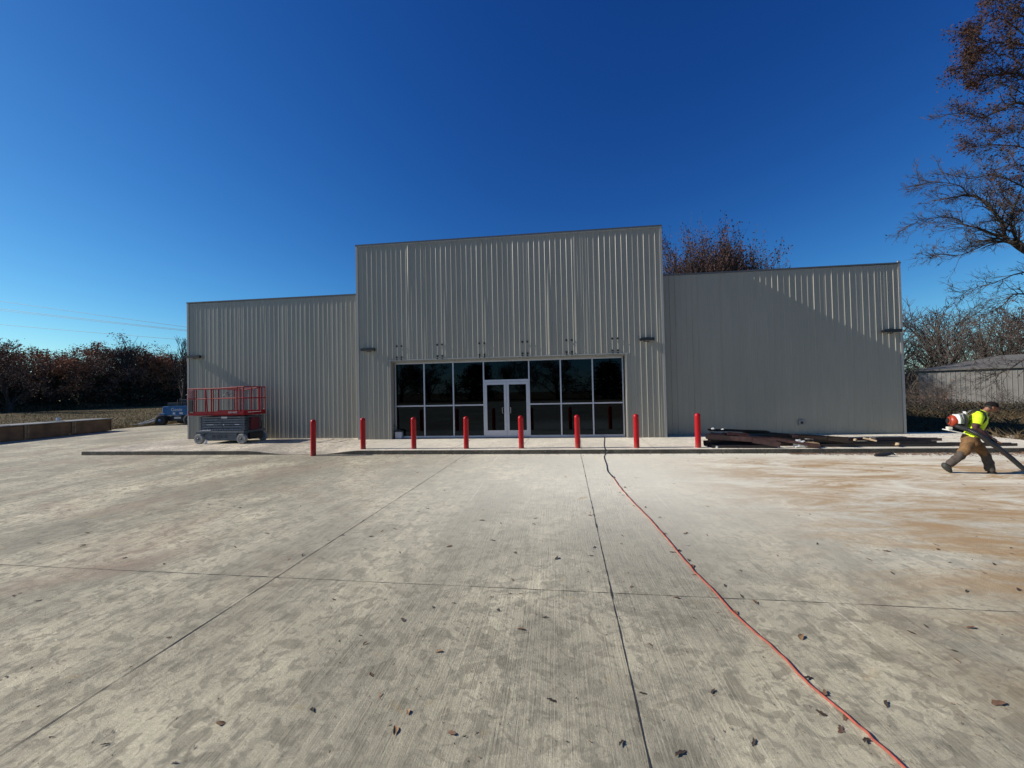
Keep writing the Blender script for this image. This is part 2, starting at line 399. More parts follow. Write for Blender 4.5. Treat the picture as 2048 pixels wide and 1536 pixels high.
# coping and corner trim
b = MB()
b.b2((-XT-.03, -.035, ZT-.06), (XT+.03, .09, ZT)); b.b2((-XT-.03, .091, ZT-.06), (-XT+.09, 2.62, ZT)); b.b2((XT-.09, .091, ZT-.06), (XT+.03, 2.62, ZT))
b.b2((XL-.03, YW-.035, ZL-.05), (-XT-.035, YW+.13, ZL)); b.b2((XT+.035, YW-.035, ZR-.05), (XR+.03, YW+.13, ZR))
b.build('coping', M_DRIP, BLD)
b = MB()   # pale under-flashing below the coping
b.b2((-XT+.1, -.026, ZT-.105), (XT-.1, -.004, ZT-.062)); b.build('flashing', M_TRIM, BLD)
def corner(x, y, z1, sx, yb):
    b = MB(); b.b2((x, y-.026, .153), (x-sx*.095, y+.004, z1)); b.b2((x, y+.0045, .153), (x-sx*.02, yb, z1)); return b.build('corner_trim', M_TRIM, BLD)
corner(-XT-.012, 0, ZT-.062, -1, YW); corner(XT+.012, 0, ZT-.062, 1, YW)
corner(XL-.012, YW, ZL-.052, -1, YW+.10); corner(XR+.012, YW, ZR+.06, 1, YW+.10)
b = MB()   # jamb and head trim of the opening
b.b2((OX0-.055, -.03, .153), (OX0, .02, OZ+.055)); b.b2((OX1, -.03, .153), (OX1+.055, .02, OZ+.055)); b.b2((OX0-.12, -.03, OZ+.056), (OX1+.12, .02, OZ+.108))
b.build('opening_trim', M_TRIM, BLD)
# reveals
YG = .36
b = MB(); b.b2((OX0-.05, .021, .153), (OX0-.002, YG+.1, OZ)); b.b2((OX1+.002, .021, .153), (OX1+.05, YG+.1, OZ)); b.b2((OX0-.05, .021, OZ+.001), (OX1+.05, YG+.1, OZ+.05))
for k in range(1, 3):
    b.b2((OX0-.001, .02+k*.11, .154), (OX0+.012, .045+k*.11, OZ-.001)); b.b2((OX1+.001, .02+k*.11, .154), (OX1-.012, .045+k*.11, OZ-.001))
b.build('reveal', M_SIDE, BLD)
# glazing: aluminium frame parts and panes
def glass_mat():
    M = bpy.data.materials.new('tinted_glass'); M.use_nodes = True; n = M.node_tree.nodes; l = M.node_tree.links; n.clear()
    o = n.new('ShaderNodeOutputMaterial'); t = n.new('ShaderNodeBsdfTransparent'); t.inputs[0].default_value = (.07, .085, .09, 1)
    g = n.new('ShaderNodeBsdfGlossy'); g.inputs['Roughness'].default_value = .01; g.inputs['Color'].default_value = (.38, .50, .62, 1)
    f = n.new('ShaderNodeFresnel'); f.inputs['IOR'].default_value = 1.5; mx = n.new('ShaderNodeMixShader')
    nz = n.new('ShaderNodeTexNoise'); nz.inputs['Scale'].default_value = .9; tc = n.new('ShaderNodeTexCoord'); bp = n.new('ShaderNodeBump')
    bp.inputs['Strength'].default_value = .06; bp.inputs['Distance'].default_value = .02
    l.new(tc.outputs['Object'], nz.inputs['Vector']); l.new(nz.outputs['Fac'], bp.inputs['Height']); l.new(bp.outputs['Normal'], g.inputs['Normal'])
    l.new(f.outputs[0], mx.inputs[0]); l.new(t.outputs[0], mx.inputs[1]); l.new(g.outputs[0], mx.inputs[2]); l.new(mx.outputs[0], o.inputs[0]); return M
M_GLASS = glass_mat()
VX = [-5.05, -3.70, -2.36, -.98, 1.03, 2.40, 3.76, 5.03]; ZB, ZM, ZTOP = .25, 1.60, 3.50; ZD = 2.60
fr = MB(); w = .028; y0, y1 = YG-.05, YG+.05
for x in VX: fr.b2((x-w, y0, .156), (x+w, y1, OZ-.002))
for a, c in zip(VX[:-1], VX[1:]):
    fr.b2((a+w+.0005, y0+.002, OZ-.08), (c-w-.0005, y1-.002, OZ-.003))
    if (a, c) != (-.98, 1.03):
        fr.b2((a+w+.0005, y0+.002, .157), (c-w-.0005, y1-.002, ZB)); fr.b2((a+w+.0005, y0+.002, ZM-w), (c-w-.0005, y1-.002, ZM+w))
fr.b2((-.98+w+.0005, y0-.004, ZD), (1.03-w-.0005, y1-.002, ZD+.10))
fr.build('storefront_frame', M_ALU, BLD)
def pane(x0, x1, z0, z1, name='window', parent=BLD, y=YG):
    b = MB(); b.b2((x0, y-.004, z0), (x1, y+.004, z1)); return b.build(name, M_GLASS, parent)
for a, c in zip(VX[:-1], VX[1:]):
    if (a, c) != (-.98, 1.03):
        pane(a+w, c-w, ZB, ZM-w); pane(a+w, c-w, ZM+w, OZ-.08)
    else: pane(a+w, c-w, ZD+.10, OZ-.08)
for sx, (dx0, dx1) in ((1, (-.95, .019)), (-1, (.029, .998))):
    d = MB(); yy0, yy1 = YG-.045, YG+.02; st = .105
    d.b2((dx0, yy0, .17), (dx0+st, yy1, ZD-.008)); d.b2((dx1-st, yy0, .17), (dx1, yy1, ZD-.008))
    d.b2((dx0+st+.0005, yy0+.001, ZD-.12), (dx1-st-.0005, yy1-.001, ZD-.009)); d.b2((dx0+st+.0005, yy0+.001, .17), (dx1-st-.0005, yy1-.001, .47))
    dd = d.build('door', M_ALU, BLD); pane(dx0+st, dx1-st, .47, ZD-.12, 'glass', dd, YG-.01)
    hx = dx1-st*.5-.035 if sx == 1 else dx0+st*.5+.035
    h = MB(); h.tube([(hx, yy0-.005, 1.22), (hx, yy0-.06, 1.22), (hx-sx*.09, yy0-.07, 1.23), (hx-sx*.09, yy0-.07, 1.47), (hx, yy0-.06, 1.48), (hx, yy0-.005, 1.48)], .012, 6)
    h.build('handle', mat('pull_steel', (.35, .36, .38), .3, .9), dd)
b = MB(); b.b2((OX0, .025, .1535), (OX1, YG+.055, .158)); b.build('sill', mat('dark_sill', (.05, .055, .07), .5), BLD)
# interior: slab floor, stud partitions, ceiling, so the glass has a real room behind it
b = MB(); b.b2((XL+.2, YW+.15, .11), (XR-.2, DEP-.2, .156)); b.b2((OX0+.02, YG+.06, .11), (OX1-.02, YW+.149, .156)); b.build('inner_floor', mat('inner_floor', (.18, .175, .165), .5), BLD)
b = MB(); b.b2((XL+.2, 9.0, .17), (XR-.2, 9.1, 5.2)); b.b2((OX0-.3, YG+.2, .17), (OX0-.2, 8.9, 5.2)); b.build('inner_wall', mat('inner_wall', (.16, .155, .15), .8), BLD)
b = MB(); b.b2((XL+.2, YW+.15, 5.25), (XR-.2, DEP-.2, 5.3)); b.build('inner_ceiling', mat('inner_ceiling', (.12, .12, .12), .8), BLD)
# wall lights
def wall_light(x0, x1, y, z):
    b = MB(); b.prism([(x0, z+.03), (x0+.04, z-.06), (x1-.02, z-.06), (x1, z+.03), (x1-.02, z+.07), (x0+.06, z+.07)], y-.17, y-.045)
    o = b.build('wall_light', M_BLACK, BLD); c = MB(); cx = (x0+x1)/2; c.b2((cx-.1, y-.0445, z-.09), (cx+.1, y-.0195, z+.1), .006); c.build('mount', M_BLACK, o)
    l = MB(); l.b2((x0+.06, y-.155, z-.066), (x1-.06, y-.06, z-.0605)); l.build('lens', mat('lens', (.45, .46, .48), .25), o)
for x0, x1, y, z in ((-6.46, -5.80, 0, 4.17), (5.66, 6.26, 0, 4.20), (15.25, 15.93, YW, 4.27), (-15.8, -15.03, YW, 4.18)): wall_light(x0, x1, y, z)
# awning anchor bolts
for gx in (-4.71, -2.85, -.975, .91, 2.79, 4.69):
    for dx in (-.11, .11):
        for z in (4.29, 3.79, 3.68):
            b = MB(); b.lathe([(.046, 0), (.046, .008), (.026, .009), (.022, .026)], 10, Matrix.Translation((gx+dx, -.018, z)) @ axisM((0, -1, 0)))
            b.build('anchor_bolt', M_BLACK, BLD)
b = MB(); b.b2((12.05, YW-.07, .53), (12.27, YW-.0195, .76), .012); o = b.build('outlet_box', mat('box_grey', (.22, .22, .21), .5), BLD)
b = MB(); b.lathe([(.055, 0), (.055, .012), (.03, .014), (.03, .03)], 12, Matrix.Translation((12.16, YW-.07, .64)) @ axisM((0, -1, 0))); b.build('outlet_cover', M_BLACK, o)

# ------------------------------------------------------------------ bollards
def bollard_mesh():
    b = MB(); r = .092; prof = [(r+.004, -.02), (r+.004, .02), (r, .024), (r, 1.02), (r+.0025, 1.03), (r+.0025, 1.05), (r, 1.06)]
    for k in range(1, 7):
        a = k/6*math.pi/2; prof.append((max(.004, r*math.cos(a)), 1.06+.075*math.sin(a)))
    b.lathe(prof, 28); return b
bx = [-6.60, -5.00, -3.04, -1.08, .92, 2.90, 4.90, 6.92]
blab = ['red domed bollard at the sidewalk ramp, first from the left, standing lowest', 'red domed bollard in front of the left corner of the tall middle section',
        'red domed bollard in front of the leftmost storefront window bay', 'red domed bollard just left of the double doors',
        'red domed bollard in front of the right-hand door leaf', 'red domed bollard in front of the window bays right of the doors',
        'red domed bollard at the right corner of the glazed opening, right of the black cord', 'red domed bollard next to the pile of dark scrap boards']
proto = None
for i, x in enumerate(bx):
    if i == 0: o = bollard_mesh().build('bollard', M_RED, smooth=True); proto = o
    else: o = proto.copy(); COL.objects.link(o)
    y = -2.80 if i else -3.38
    o.location = (x, y, .02 if i == 0 else walk_h(x, y)); o.rotation_euler = (R(rnd.uniform(-.4, .4)), R(rnd.uniform(-.5, .5)), rnd.random()*6)
    o.scale = (1, 1, 1.02+.01*rnd.random()+(.12 if i == 0 else 0))
    tag(o, blab[i], 'bollard', 'red bollards along the kerb')

# ------------------------------------------------------------------ extension cords
def smooth_path(P, per=8):
    P = [Vector(p) for p in P]; out = []
    for i in range(len(P)-1):
        p0, p1, p2, p3 = P[max(i-1, 0)], P[i], P[i+1], P[min(i+2, len(P)-1)]
        for k in range(per):
            t = k/per; out.append(.5*((2*p1)+(p2-p0)*t+(2*p0-5*p1+4*p2-p3)*t*t+(3*p1-p0-3*p2+p3)*t**3))
    return out+[P[-1]]
M_ORANGE = mat('orange_cord', (.34, .075, .045), .6, var=.2, vscale=30)
pts = [(4.13, .30, .168), (4.15, -.07, .16), (4.0, -1.2, .16), (3.88, -2.11, .16), (3.80, -3.0, .16), (3.785, -3.13, .16), (3.785, -3.16, .10), (3.79, -3.2, .01), (3.66, -3.9, .01), (3.58, -5.09, .01), (3.50, -5.9, .011), (3.51, -6.4, .012), (3.52, -6.6, .012)]
bk = MB().tube(smooth_path(pts), .011, 8).build('extension_cord', M_BLACK, smooth=True)
tag(bk, 'black cord running out of the storefront over the kerb to the orange cord', 'cord')
b = MB(); b.tube([(3.52, -6.58, .02), (3.525, -6.66, .02), (3.53, -6.72, .02)], [.02, .022, .014], 8); b.build('plug', M_BLACK, bk)
pts = [(3.53, -6.72, .014), (3.54, -7.66, .013), (3.585, -8.6, .013), (3.68, -9.8, .013), (3.72, -10.7, .013), (3.75, -11.59, .013), (3.80, -12.1, .013), (3.83, -12.56, .013), (3.93, -13.07, .013), (3.95, -13.37, .013), (4.03, -13.69, .013), (4.085, -14.0, .013), (4.2, -14.7, .013), (4.3, -16.2, .013), (4.1, -18, .013)]
pp = smooth_path(pts, 12); rr = random.Random(5)
pp = [p+Vector((noise.noise(Vector((i*.35, 1, 2)))*.012, 0, 0)) for i, p in enumerate(pp)]
tag(MB().tube(pp, .0085, 8).build('extension_cord', M_ORANGE, smooth=True), 'orange extension cord trailing across the concrete towards the camera', 'cord')

# ------------------------------------------------------------------ fallen leaves
def leaf_mesh(seed, L):
    r = random.Random(seed); b = MB(); n, k = 9, 4; w = L*r.uniform(.12, .26); curl = r.uniform(.3, 1.5); lob = r.uniform(.0, .5)
    for i in range(n+1):
        t = i/n; ww = w*math.sin(math.pi*min(1, t*1.02))**.7*(1+lob*math.sin(t*17+seed))+.0006
        bend = math.sin(t*math.pi)*L*.05*curl*r.uniform(.8, 1.2)
        for j in range(k+1):
            s_ = (j/k-.5)*2; a = s_*curl*.75
            b.v.append(((t-.5)*L+r.uniform(-1, 1)*L*.012, math.sin(a)/max(.5, curl*.75)*ww+math.sin(t*5+seed)*L*.07, (1-math.cos(a))*ww*.9+bend*.35+.002+r.random()*.0015))
    b.f = [(i*(k+1)+j, i*(k+1)+j+1, (i+1)*(k+1)+j+1, (i+1)*(k+1)+j) for i in range(n) for j in range(k)]
    return b
M_LEAF = [mat('dry_leaf_brown', (.15, .082, .044), .8, var=.35, vscale=20), mat('dry_leaf_dark', (.060, .040, .026), .8, var=.35, vscale=20), mat('dry_leaf_tan', (.24, .14, .065), .8, var=.3, vscale=20)]
leafs = [leaf_mesh(s_, .10).build('fallen_leaf', M_LEAF[[0, 1, 2, 1, 0][s_ % 5]], smooth=True) for s_ in range(8)]
for o in leafs: o['seed_used'] = 0
LG = 'dry leaves scattered over the concrete lot'
LL = {'dry_leaf_brown': 'curled brown dry leaf lying on the concrete lot', 'dry_leaf_dark': 'shrivelled dark dry leaf lying on the concrete lot', 'dry_leaf_tan': 'light tan curled dry leaf lying on the concrete lot'}
used = set(); nleaf = 0
def put_leaf(x, y, k, sc, z=.004):
    global nleaf
    src = leafs[k]
    if k in used: o = src.copy(); COL.objects.link(o)
    else: o = src; used.add(k)
    if 'seed_used' in o: del o['seed_used']
    o.location = (x, y, z); o.rotation_euler = (rr.uniform(-.25, .25), rr.uniform(-.25, .25), rr.random()*6.28); o.scale = (sc, sc, sc*rr.uniform(.4, .9))
    nm = o.data.materials[0].name
    tag(o, LL[nm], 'leaf', LG+(', '+nm.split('_')[-1]+' ones')); nleaf += 1
# the large near ones where they lie
for u, v, k, sc in ((1025, 1160, 4, 1.1), (668, 1200, 1, 1.0), (806, 1241, 6, 1.2), (908, 1207, 1, .8), (866, 1215, 3, .8), (996, 1220, 1, 1.1), (1090, 1235, 3, 1.0), (1042, 1259, 0, 1.2), (878, 1304, 2, 1.0),
                    (730, 1288, 2, .7), (743, 1350, 5, 1.0), (760, 1392, 7, .9), (816, 1425, 2, .9), (790, 1462, 2, 1.3), (903, 1467, 0, 1.1), (1104, 1402, 1, 1.3), (1285, 1387, 1, 1.0), (1243, 1487, 1, 1.2),
                    (625, 1420, 6, 1.0), (211, 1490, 1, .9), (441, 1448, 2, 1.1), (338, 1276, 0, .7), (349, 1527, 1, .7), (420, 1161, 4, .8), (78, 1202, 3, 1.3), (28, 1192, 0, 1.0), (12, 1354, 1, .8), (374, 1085, 3, 1.4),
                    (164, 1091, 0, 1.5), (77, 1087, 1, 1.3), (212, 1092, 4, 1.0), (471, 1095, 1, 1.2), (684, 1071, 3, 1.3), (800, 1106, 1, 1.0), (1353, 1196, 0, 1.1), (1300, 1290, 5, .8), (1483, 1193, 1, 1.2), (1388, 1237, 1, .8),
                    (1510, 1205, 0, 1.4), (1603, 1276, 2, 1.5), (1784, 1147, 1, 1.2), (1933, 1183, 1, 1.1), (1851, 1253, 1, 1.0), (1823, 1266, 3, 1.2), (1940, 1256, 0, 1.3), (1908, 1302, 3, 1.0), (1915, 1322, 4, .9), (1426, 1384, 1, 1.1),
                    (1773, 1409, 3, 1.2), (1643, 1428, 6, 1.1), (1680, 1460, 5, 1.2), (1997, 1408, 0, 1.6), (1507, 1486, 1, 1.1), (1361, 1508, 1, 1.5), (1755, 1100, 1, 1.0), (1876, 1099, 0, 1.0), (1967, 1146, 0, .9), (1954, 1074, 1, .9),
                    (1470, 1225, 0, 1.3), (1618, 1357, 1, 1.5), (1648, 1388, 5, 1.3), (1690, 1437, 4, 1.5), (1733, 1482, 1, 1.4), (1385, 1133, 0, 1.6), (1392, 1150, 4, 1.4), (1345, 1105, 1, 1.4), (1329, 1068, 0, 1.2), (1240, 985, 4, 1.6), (1262, 1000, 0, 1.4), (1250, 975, 0, 1.6), (1268, 1012, 4, 1.5), (1246, 991, 1, 1.3),
                    (1450, 1172, 1, 1.2), (1020, 1188, 1, 1.0), (1041, 1188, 4, .8), (1182, 1112, 1, 1.2), (1245, 1072, 1, 1.2), (1180, 1031, 0, 1.2), (1170, 1027, 1, 1.0), (1187, 1030, 1, 1.3)):
    p = at(u, v, z=0); put_leaf(p.x, p.y, k, sc*.62)
while nleaf < 270:
    u = rr.uniform(-60, 2090); v = 915+rr.random()**1.7*380
    if v > 1130 and rr.random() < .8: continue
    p = at(u, v, z=0)
    if p.x < -26 or p.y > -3.3: continue
    put_leaf(p.x, p.y, rr.choice([0, 1, 1, 3, 3, 4, 5, 6, 7]), rr.uniform(.35, .95))
# crumbs and leaf litter that nobody could count
b = MB()
def crumb(x, y, s_, z=.004):
    a = rr.random()*6.28; l_ = s_*rr.uniform(.6, 1.5); w_ = s_*rr.uniform(.25, .6); ca, sa = math.cos(a), math.sin(a)
    pts = [(l_/2, 0, rr.random()*s_*.4), (0, w_/2, s_*.3*rr.random()), (-l_/2, 0, rr.random()*s_*.5), (0, -w_/2, 0)]
    b.add([(x+px*ca-py*sa, y+px*sa+py*ca, z+pz) for px, py, pz in pts], [(0, 1, 2), (0, 2, 3)])
for i in range(1300):
    p = at(rr.uniform(-50, 2090), 912+rr.random()**2.2*620, z=0)
    if -28 < p.x < 20 and p.y < -3.3: crumb(p.x, p.y, rr.uniform(.006, .022))
for i in range(420): crumb(rr.uniform(-5, 16), -3.2-abs(rr.gauss(0, .12)), rr.uniform(.02, .05))
for i in range(2600):
    x = rr.uniform(9.5, 17); crumb(x, -3.2-abs(rr.gauss(0, .10+.03*(x-9))), rr.uniform(.02, .06), .006)
for i in range(1500):
    t = rr.random(); crumb(15.95+t*-.9+rr.gauss(0, .12)+.5, -3.0-1.35*t+rr.gauss(0, .12), rr.uniform(.03, .07), .01+rr.random()*.03)
for i in range(500): crumb(rr.uniform(7, 18), rr.uniform(-2.9, .3), rr.uniform(.02, .05), .156)
tag(b.build('leaf_litter', M_LEAF[0]), 'brown leaf crumbs and litter strewn on the concrete and along the kerb', 'leaf litter', kind='stuff')

# ------------------------------------------------------------------ scrap pile of dark trim boards by the kerb
M_SCRAP = mat('dark_painted_board', (.022, .013, .011), .45, var=.35, vscale=8)
M_SCRAP2 = mat('maroon_board', (.075, .035, .032), .5, var=.3, vscale=9)
M_SCRAP3 = mat('grey_trim', (.22, .23, .24), .5, var=.2, vscale=9)
def board(p, q, wd_, th, m, label, roll=0, cat='board', group='dark scrap boards heaped at the kerb'):
    p, q = Vector(p), Vector(q); d = q-p; L = d.length; d.normalize()
    s_ = Vector((0, 0, 1)).cross(d).normalized(); n_ = d.cross(s_)
    M = Matrix((d, s_, n_)).transposed() @ Matrix.Rotation(roll, 3, 'X')
    # shallow channel: web and two lips, slightly bent
    b = MB(); N = 7
    prof = [(-wd_/2, th), (-wd_/2, 0), (wd_/2, 0), (wd_/2, th), (wd_/2-.006, th), (wd_/2-.006, .006), (-wd_/2+.006, .006), (-wd_/2+.006, th)]
    vs = []
    for i in range(N+1):
        t = i/N; bend = math.sin(t*math.pi)*L*rr.uniform(-.002, .006)
        for (a, c) in prof: vs.append(M @ Vector((t*L+rr.uniform(-.004, .004), a, c+bend)))
    k = 8; fs = [(i*k+j, i*k+(j+1) % k, (i+1)*k+(j+1) % k, (i+1)*k+j) for i in range(N) for j in range(k)]+[tuple(range(k))[::-1], tuple(N*k+j for j in range(k))]
    b.add(vs, fs); o = b.build('scrap_board', m, loc=p); tag(o, label, cat, group); return o
Z = .155
board((7.25, -2.55, Z), (10.0, -2.35, Z), .30, .10, M_SCRAP, 'long dark board at the bottom left of the scrap heap')
board((7.30, -2.85, Z), (9.3, -2.95, Z), .22, .09, M_SCRAP, 'dark board lying along the kerb edge next to the last bollard')
board((7.4, -2.1, Z), (11.2, -1.9, Z), .30, .12, M_SCRAP, 'dark board at the back bottom of the scrap heap')
board((7.25, -2.6, Z+.27), (9.25, -3.0, Z+.15), .16, .16, M_SCRAP2, 'maroon box-shaped board sloping down to the right on the scrap heap', R(8))
board((8.55, -3.02, Z+.17), (9.35, -3.08, Z+.03), .03, .17, M_SCRAP2, 'short maroon board end leaning at the front of the scrap heap', R(4))
board((7.5, -2.2, Z+.13), (10.6, -2.3, Z+.13), .28, .10, M_SCRAP, 'dark board in the middle layer of the scrap heap')
board((7.6, -1.9, Z+.46), (9.7, -1.75, Z+.36), .14, .06, M_SCRAP, 'topmost dark board of the heap with white torn ends', R(5))
board((8.0, -2.1, Z+.30), (11.9, -2.05, Z+.10), .18, .10, M_SCRAP, 'long dark board sliding down right from the top of the heap')
board((8.9, -1.7, Z+.34), (12.4, -1.6, Z+.06), .20, .08, M_SCRAP, 'thin dark board at the back sloping to the pavement')
board((9.0, -2.45, Z+.22), (12.0, -2.6, Z+.04), .24, .10, M_SCRAP, 'dark board crossing the centre of the heap')
board((10.4, -2.75, Z), (16.4, -2.72, Z), .16, .085, M_SCRAP, 'longest dark board lying flat along the kerb to the right')
board((10.9, -2.35, Z), (14.6, -2.2, Z), .18, .10, M_SCRAP, 'dark maroon channel lying flat behind the longest board')
board((11.3, -2.1, Z+.10), (14.9, -2.05, Z+.08), .16, .09, M_SCRAP2, 'upper maroon channel stacked on the right-hand boards')
board((11.8, -1.75, Z+.12), (14.1, -1.75, Z+.14), .12, .05, M_SCRAP3, 'pale grey trim strip lying on the right-hand stack', cat='trim strip')
board((8.0, -1.35, Z+.02), (11.0, -1.15, Z+.02), .25, .12, M_SCRAP, 'dark board against the back of the heap near the wall')
for k_ in range(9):
    x_ = 7.5+k_*.42+rr.uniform(-.2, .2); y_ = -2.6+rr.uniform(-.35, .6); z_ = Z+rr.uniform(.06, .34)*(1-k_*.05); a_ = rr.uniform(-.35, .35); L_ = rr.uniform(.6, 1.5)
    board((x_, y_, z_+.08), (x_+L_*math.cos(a_), y_+L_*math.sin(a_), max(Z+.02, z_-rr.uniform(-.05, .16))), rr.uniform(.08, .2), rr.uniform(.04, .12), (M_SCRAP, M_SCRAP2, M_SCRAP)[k_ % 3], 'short dark broken board poking out of the scrap heap', R(rr.uniform(-25, 25)), group='short broken boards in the scrap heap')
M_WHITE = mat('white_plastic_film', (.72, .70, .66), .55, var=.1, vscale=10)
M_CARD = mat('cardboard', (.30, .19, .10), .8, var=.15, vscale=12)
M_WOOD = mat('raw_wood', (.50, .36, .22), .75, var=.25, vscale=16)
def crumple(name, c, s_, m, label, cat, seed, flat=.5, group=None):
    bm = bmesh.new(); bmesh.ops.create_icosphere(bm, subdivisions=3, radius=1)
    b = MB(); b.v = []
    for v in bm.verts:
        n_ = noise.noise(v.co*2.1+Vector((seed, 0, 0)))*.55+abs(noise.noise(v.co*5+Vector((0, seed, 0))))*.5
        q = v.co*(.75+n_); b.v.append((q.x*s_[0], q.y*s_[1], max(-s_[2]*.5, q.z*s_[2])+s_[2]*.5))
    b.f = [tuple(v.index for v in f.verts) for f in bm.faces]; bm.free()
    return tag(b.build(name, m, loc=c), label, cat, group)
crumple('plastic_film', (10.05, -2.92, Z), (.20, .10, .16), M_WHITE, 'crumpled white plastic film beside the cardboard box on the heap', 'plastic film', 2)
crumple('plastic_film', (10.55, -2.55, Z+.12), (.22, .10, .08), M_WHITE, 'thin white plastic sheet caught behind the cardboard box', 'plastic film', 5)
crumple('plastic_film', (7.78, -1.85, Z+.50), (.06, .05, .04), M_WHITE, 'small white scrap on the left end of the topmost board', 'plastic film', 8)
crumple('plastic_film', (8.1, -1.85, Z+.48), (.06, .05, .03), M_WHITE, 'small white scrap right of the topmost board end', 'plastic film', 11)
crumple('plastic_film', (7.45, -2.95, Z), (.05, .05, .05), M_WHITE, 'white scrap on the ground beside the last bollard', 'plastic film', 13)
crumple('plastic_film', (9.0, -2.3, Z+.25), (.14, .06, .03), M_SCRAP3, 'grey flattened film tucked between boards of the heap', 'plastic film', 17)
crumple('plastic_film', (8.5, -2.3, Z+.30), (.13, .06, .03), M_SCRAP3, 'grey flattened film under the topmost board', 'plastic film', 19)
b = MB(); b.box((0, 0, .075), (.34, .22, .15), R(-6), bev=.004); b.box((.0, .15, .15), (.33, .12, .004), R(-6)); tag(b.build('cardboard_box', M_CARD, loc=(10.42, -2.9, Z)), 'small brown cardboard box at the front of the scrap heap', 'box')
for (x, y, z, rz, l_, lab) in ((12.05, -2.4, Z+.12, .9, .16, 'light wood offcut at the left end of the right-hand boards'), (12.55, -2.35, Z+.14, -.5, .34, 'longer light wood offcut slanting on the right-hand boards'), (12.95, -2.86, Z+.04, 1.2, .18, 'light wood block standing at the kerb edge')):
    b = MB(); b.box((0, 0, .03), (l_, .06, .05), 0, Matrix.Rotation(rz, 3, 'Z') @ Matrix.Rotation(R(14), 3, 'Y'), .004); b.box((l_*.3, .03, .06), (l_*.5, .05, .04), 0, Matrix.Rotation(rz+.6, 3, 'Z'), .004)
    tag(b.build('wood_offcut', M_WOOD, loc=(x, y, z)), lab, 'wood offcut', 'light wood offcuts')
b = MB(); b.tube([(-.26, 0, .02), (-.2, .0, .045), (.0, .02, .055), (.15, .03, .07), (.25, .05, .09), (.33, .03, .04)], [.03, .05, .055, .05, .035, .01], 10)
b.v = [(x, y*1.3, max(0, z*.9)) for x, y, z in b.v]
tag(b.build('work_glove', M_BLACK, smooth=True, loc=(11.9, -3.75, .004)), 'flattened black rubber scrap lying on the lot below the kerb', 'rubber scrap').name = 'rubber_scrap'

# bucket-like white box with dark lid and coiled cord in the left reveal
t = thing('storage_box', 'small white box with dark lid and cord loop in the left storefront corner', 'box', (-4.86, .20, .158))
b = MB(); b.box((0, 0, .15), (.30, .20, .30), bev=.012); b.b2((-.152, -.104, .14), (.152, .104, .16)); b.build('box_body', mat('dull_white', (.42, .42, .46), .5, var=.08), t)
b = MB(); b.box((0, 0, .335), (.33, .22, .065), bev=.015); b.box((.0, 0, .385), (.2, .1, .04), bev=.012); b.build('lid', M_BLACK, t)
b = MB(); b.tube([(-.16+.10*math.sin(a)-.04, -.03, .46+.13*math.cos(a)) for a in [i*math.pi/10 for i in range(21)]], .009, 6); b.tube([(-.2, -.03, .33), (-.19, -.03, .15), (-.21, -.02, .01)], .009, 6); b.build('cord_loop', M_BLACK, t)

# ------------------------------------------------------------------ scissor lift
def text_mesh(name, s, size, m, parent, loc, rot=(math.pi/2, 0, 0), ext=.002, shear=0):
    cu = bpy.data.curves.new(name, 'FONT'); cu.body = s; cu.size = size; cu.extrude = ext; cu.shear = shear; cu.align_x = 'CENTER'; cu.align_y = 'CENTER'
    o = bpy.data.objects.new(name, cu); COL.objects.link(o); dg = bpy.context.evaluated_depsgraph_get()
    me = bpy.data.meshes.new_from_object(o.evaluated_get(dg)); bpy.data.objects.remove(o)
    o = bpy.data.objects.new(name, me); COL.objects.link(o); me.materials.clear(); me.materials.append(m)
    o.parent = parent; o.location = loc; o.rotation_euler = rot; return o
M_LRED = mat('lift_red', (.25, .004, .010), .5, spec=.3, var=.2, vscale=5)
M_LGRY = mat('lift_grey', (.080, .092, .108), .5, var=.25, vscale=5)
M_TYRE = mat('grey_tyre', (.30, .29, .26), .85, var=.15, vscale=9)
M_WTXT = mat('white_decal', (.62, .60, .60), .5)
LF = thing('scissor_lift', 'folded scissor lift with red railed platform and grey base parked by the left wing', 'lift', (-12.4, -.55, .15))
def wheel(parent, x, y, r, w, name='wheel', mt=M_TYRE, mr=M_LGRY, side=-1):
    b = MB(); T = Matrix.Translation((x, y, r)) @ axisM((0, side, 0))
    b.lathe([(r*.55, -w/2), (r*.9, -w/2), (r, -w/2+.02), (r, w/2-.02), (r*.93, w/2), (r*.62, w/2), (r*.58, w/2-.015), (r*.2, w/2-.012)], 28, T); o = b.build(name, mt, parent, smooth=True)
    h = MB(); h.lathe([(r*.24, -w/2-.001), (r*.24, w/2+.006), (r*.14, w/2+.03), (.01, w/2+.032)], 14, T); h.build('hub', mr, o, smooth=True); return o
for x in (-1.02, 1.02):
    wheel(LF, x, -.60, .215, .15); wheel(LF, x, .60, .215, .15, side=1)
b = MB(); b.b2((-.78, -.58, .13), (.74, .58, .46), .03); b.b2((-1.1, -.5, .30), (1.08, .5, .52), .02); b.b2((-1.2, -.62, .46), (1.12, .62, .56), .015)
b.b2((-1.19, -.60, .40), (-.80, -.50, .46)); b.build('chassis', M_LGRY, LF)
b = MB(); b.b2((1.085, -.35, .16), (1.18, .40, .45), .02); b.build('counterweight', M_BLACK, LF)
text_mesh('lettering', 'SKYJACK', .19, M_BLACK, LF, (-.08, -.583, .31), shear=.2)
text_mesh('stripe_lettering', 'scissor lift' if False else 'SJ', .08, M_WTXT, LF, (-.86, -.503, .36))
sc = MB()      # folded scissor arms, layer on layer, with end pins
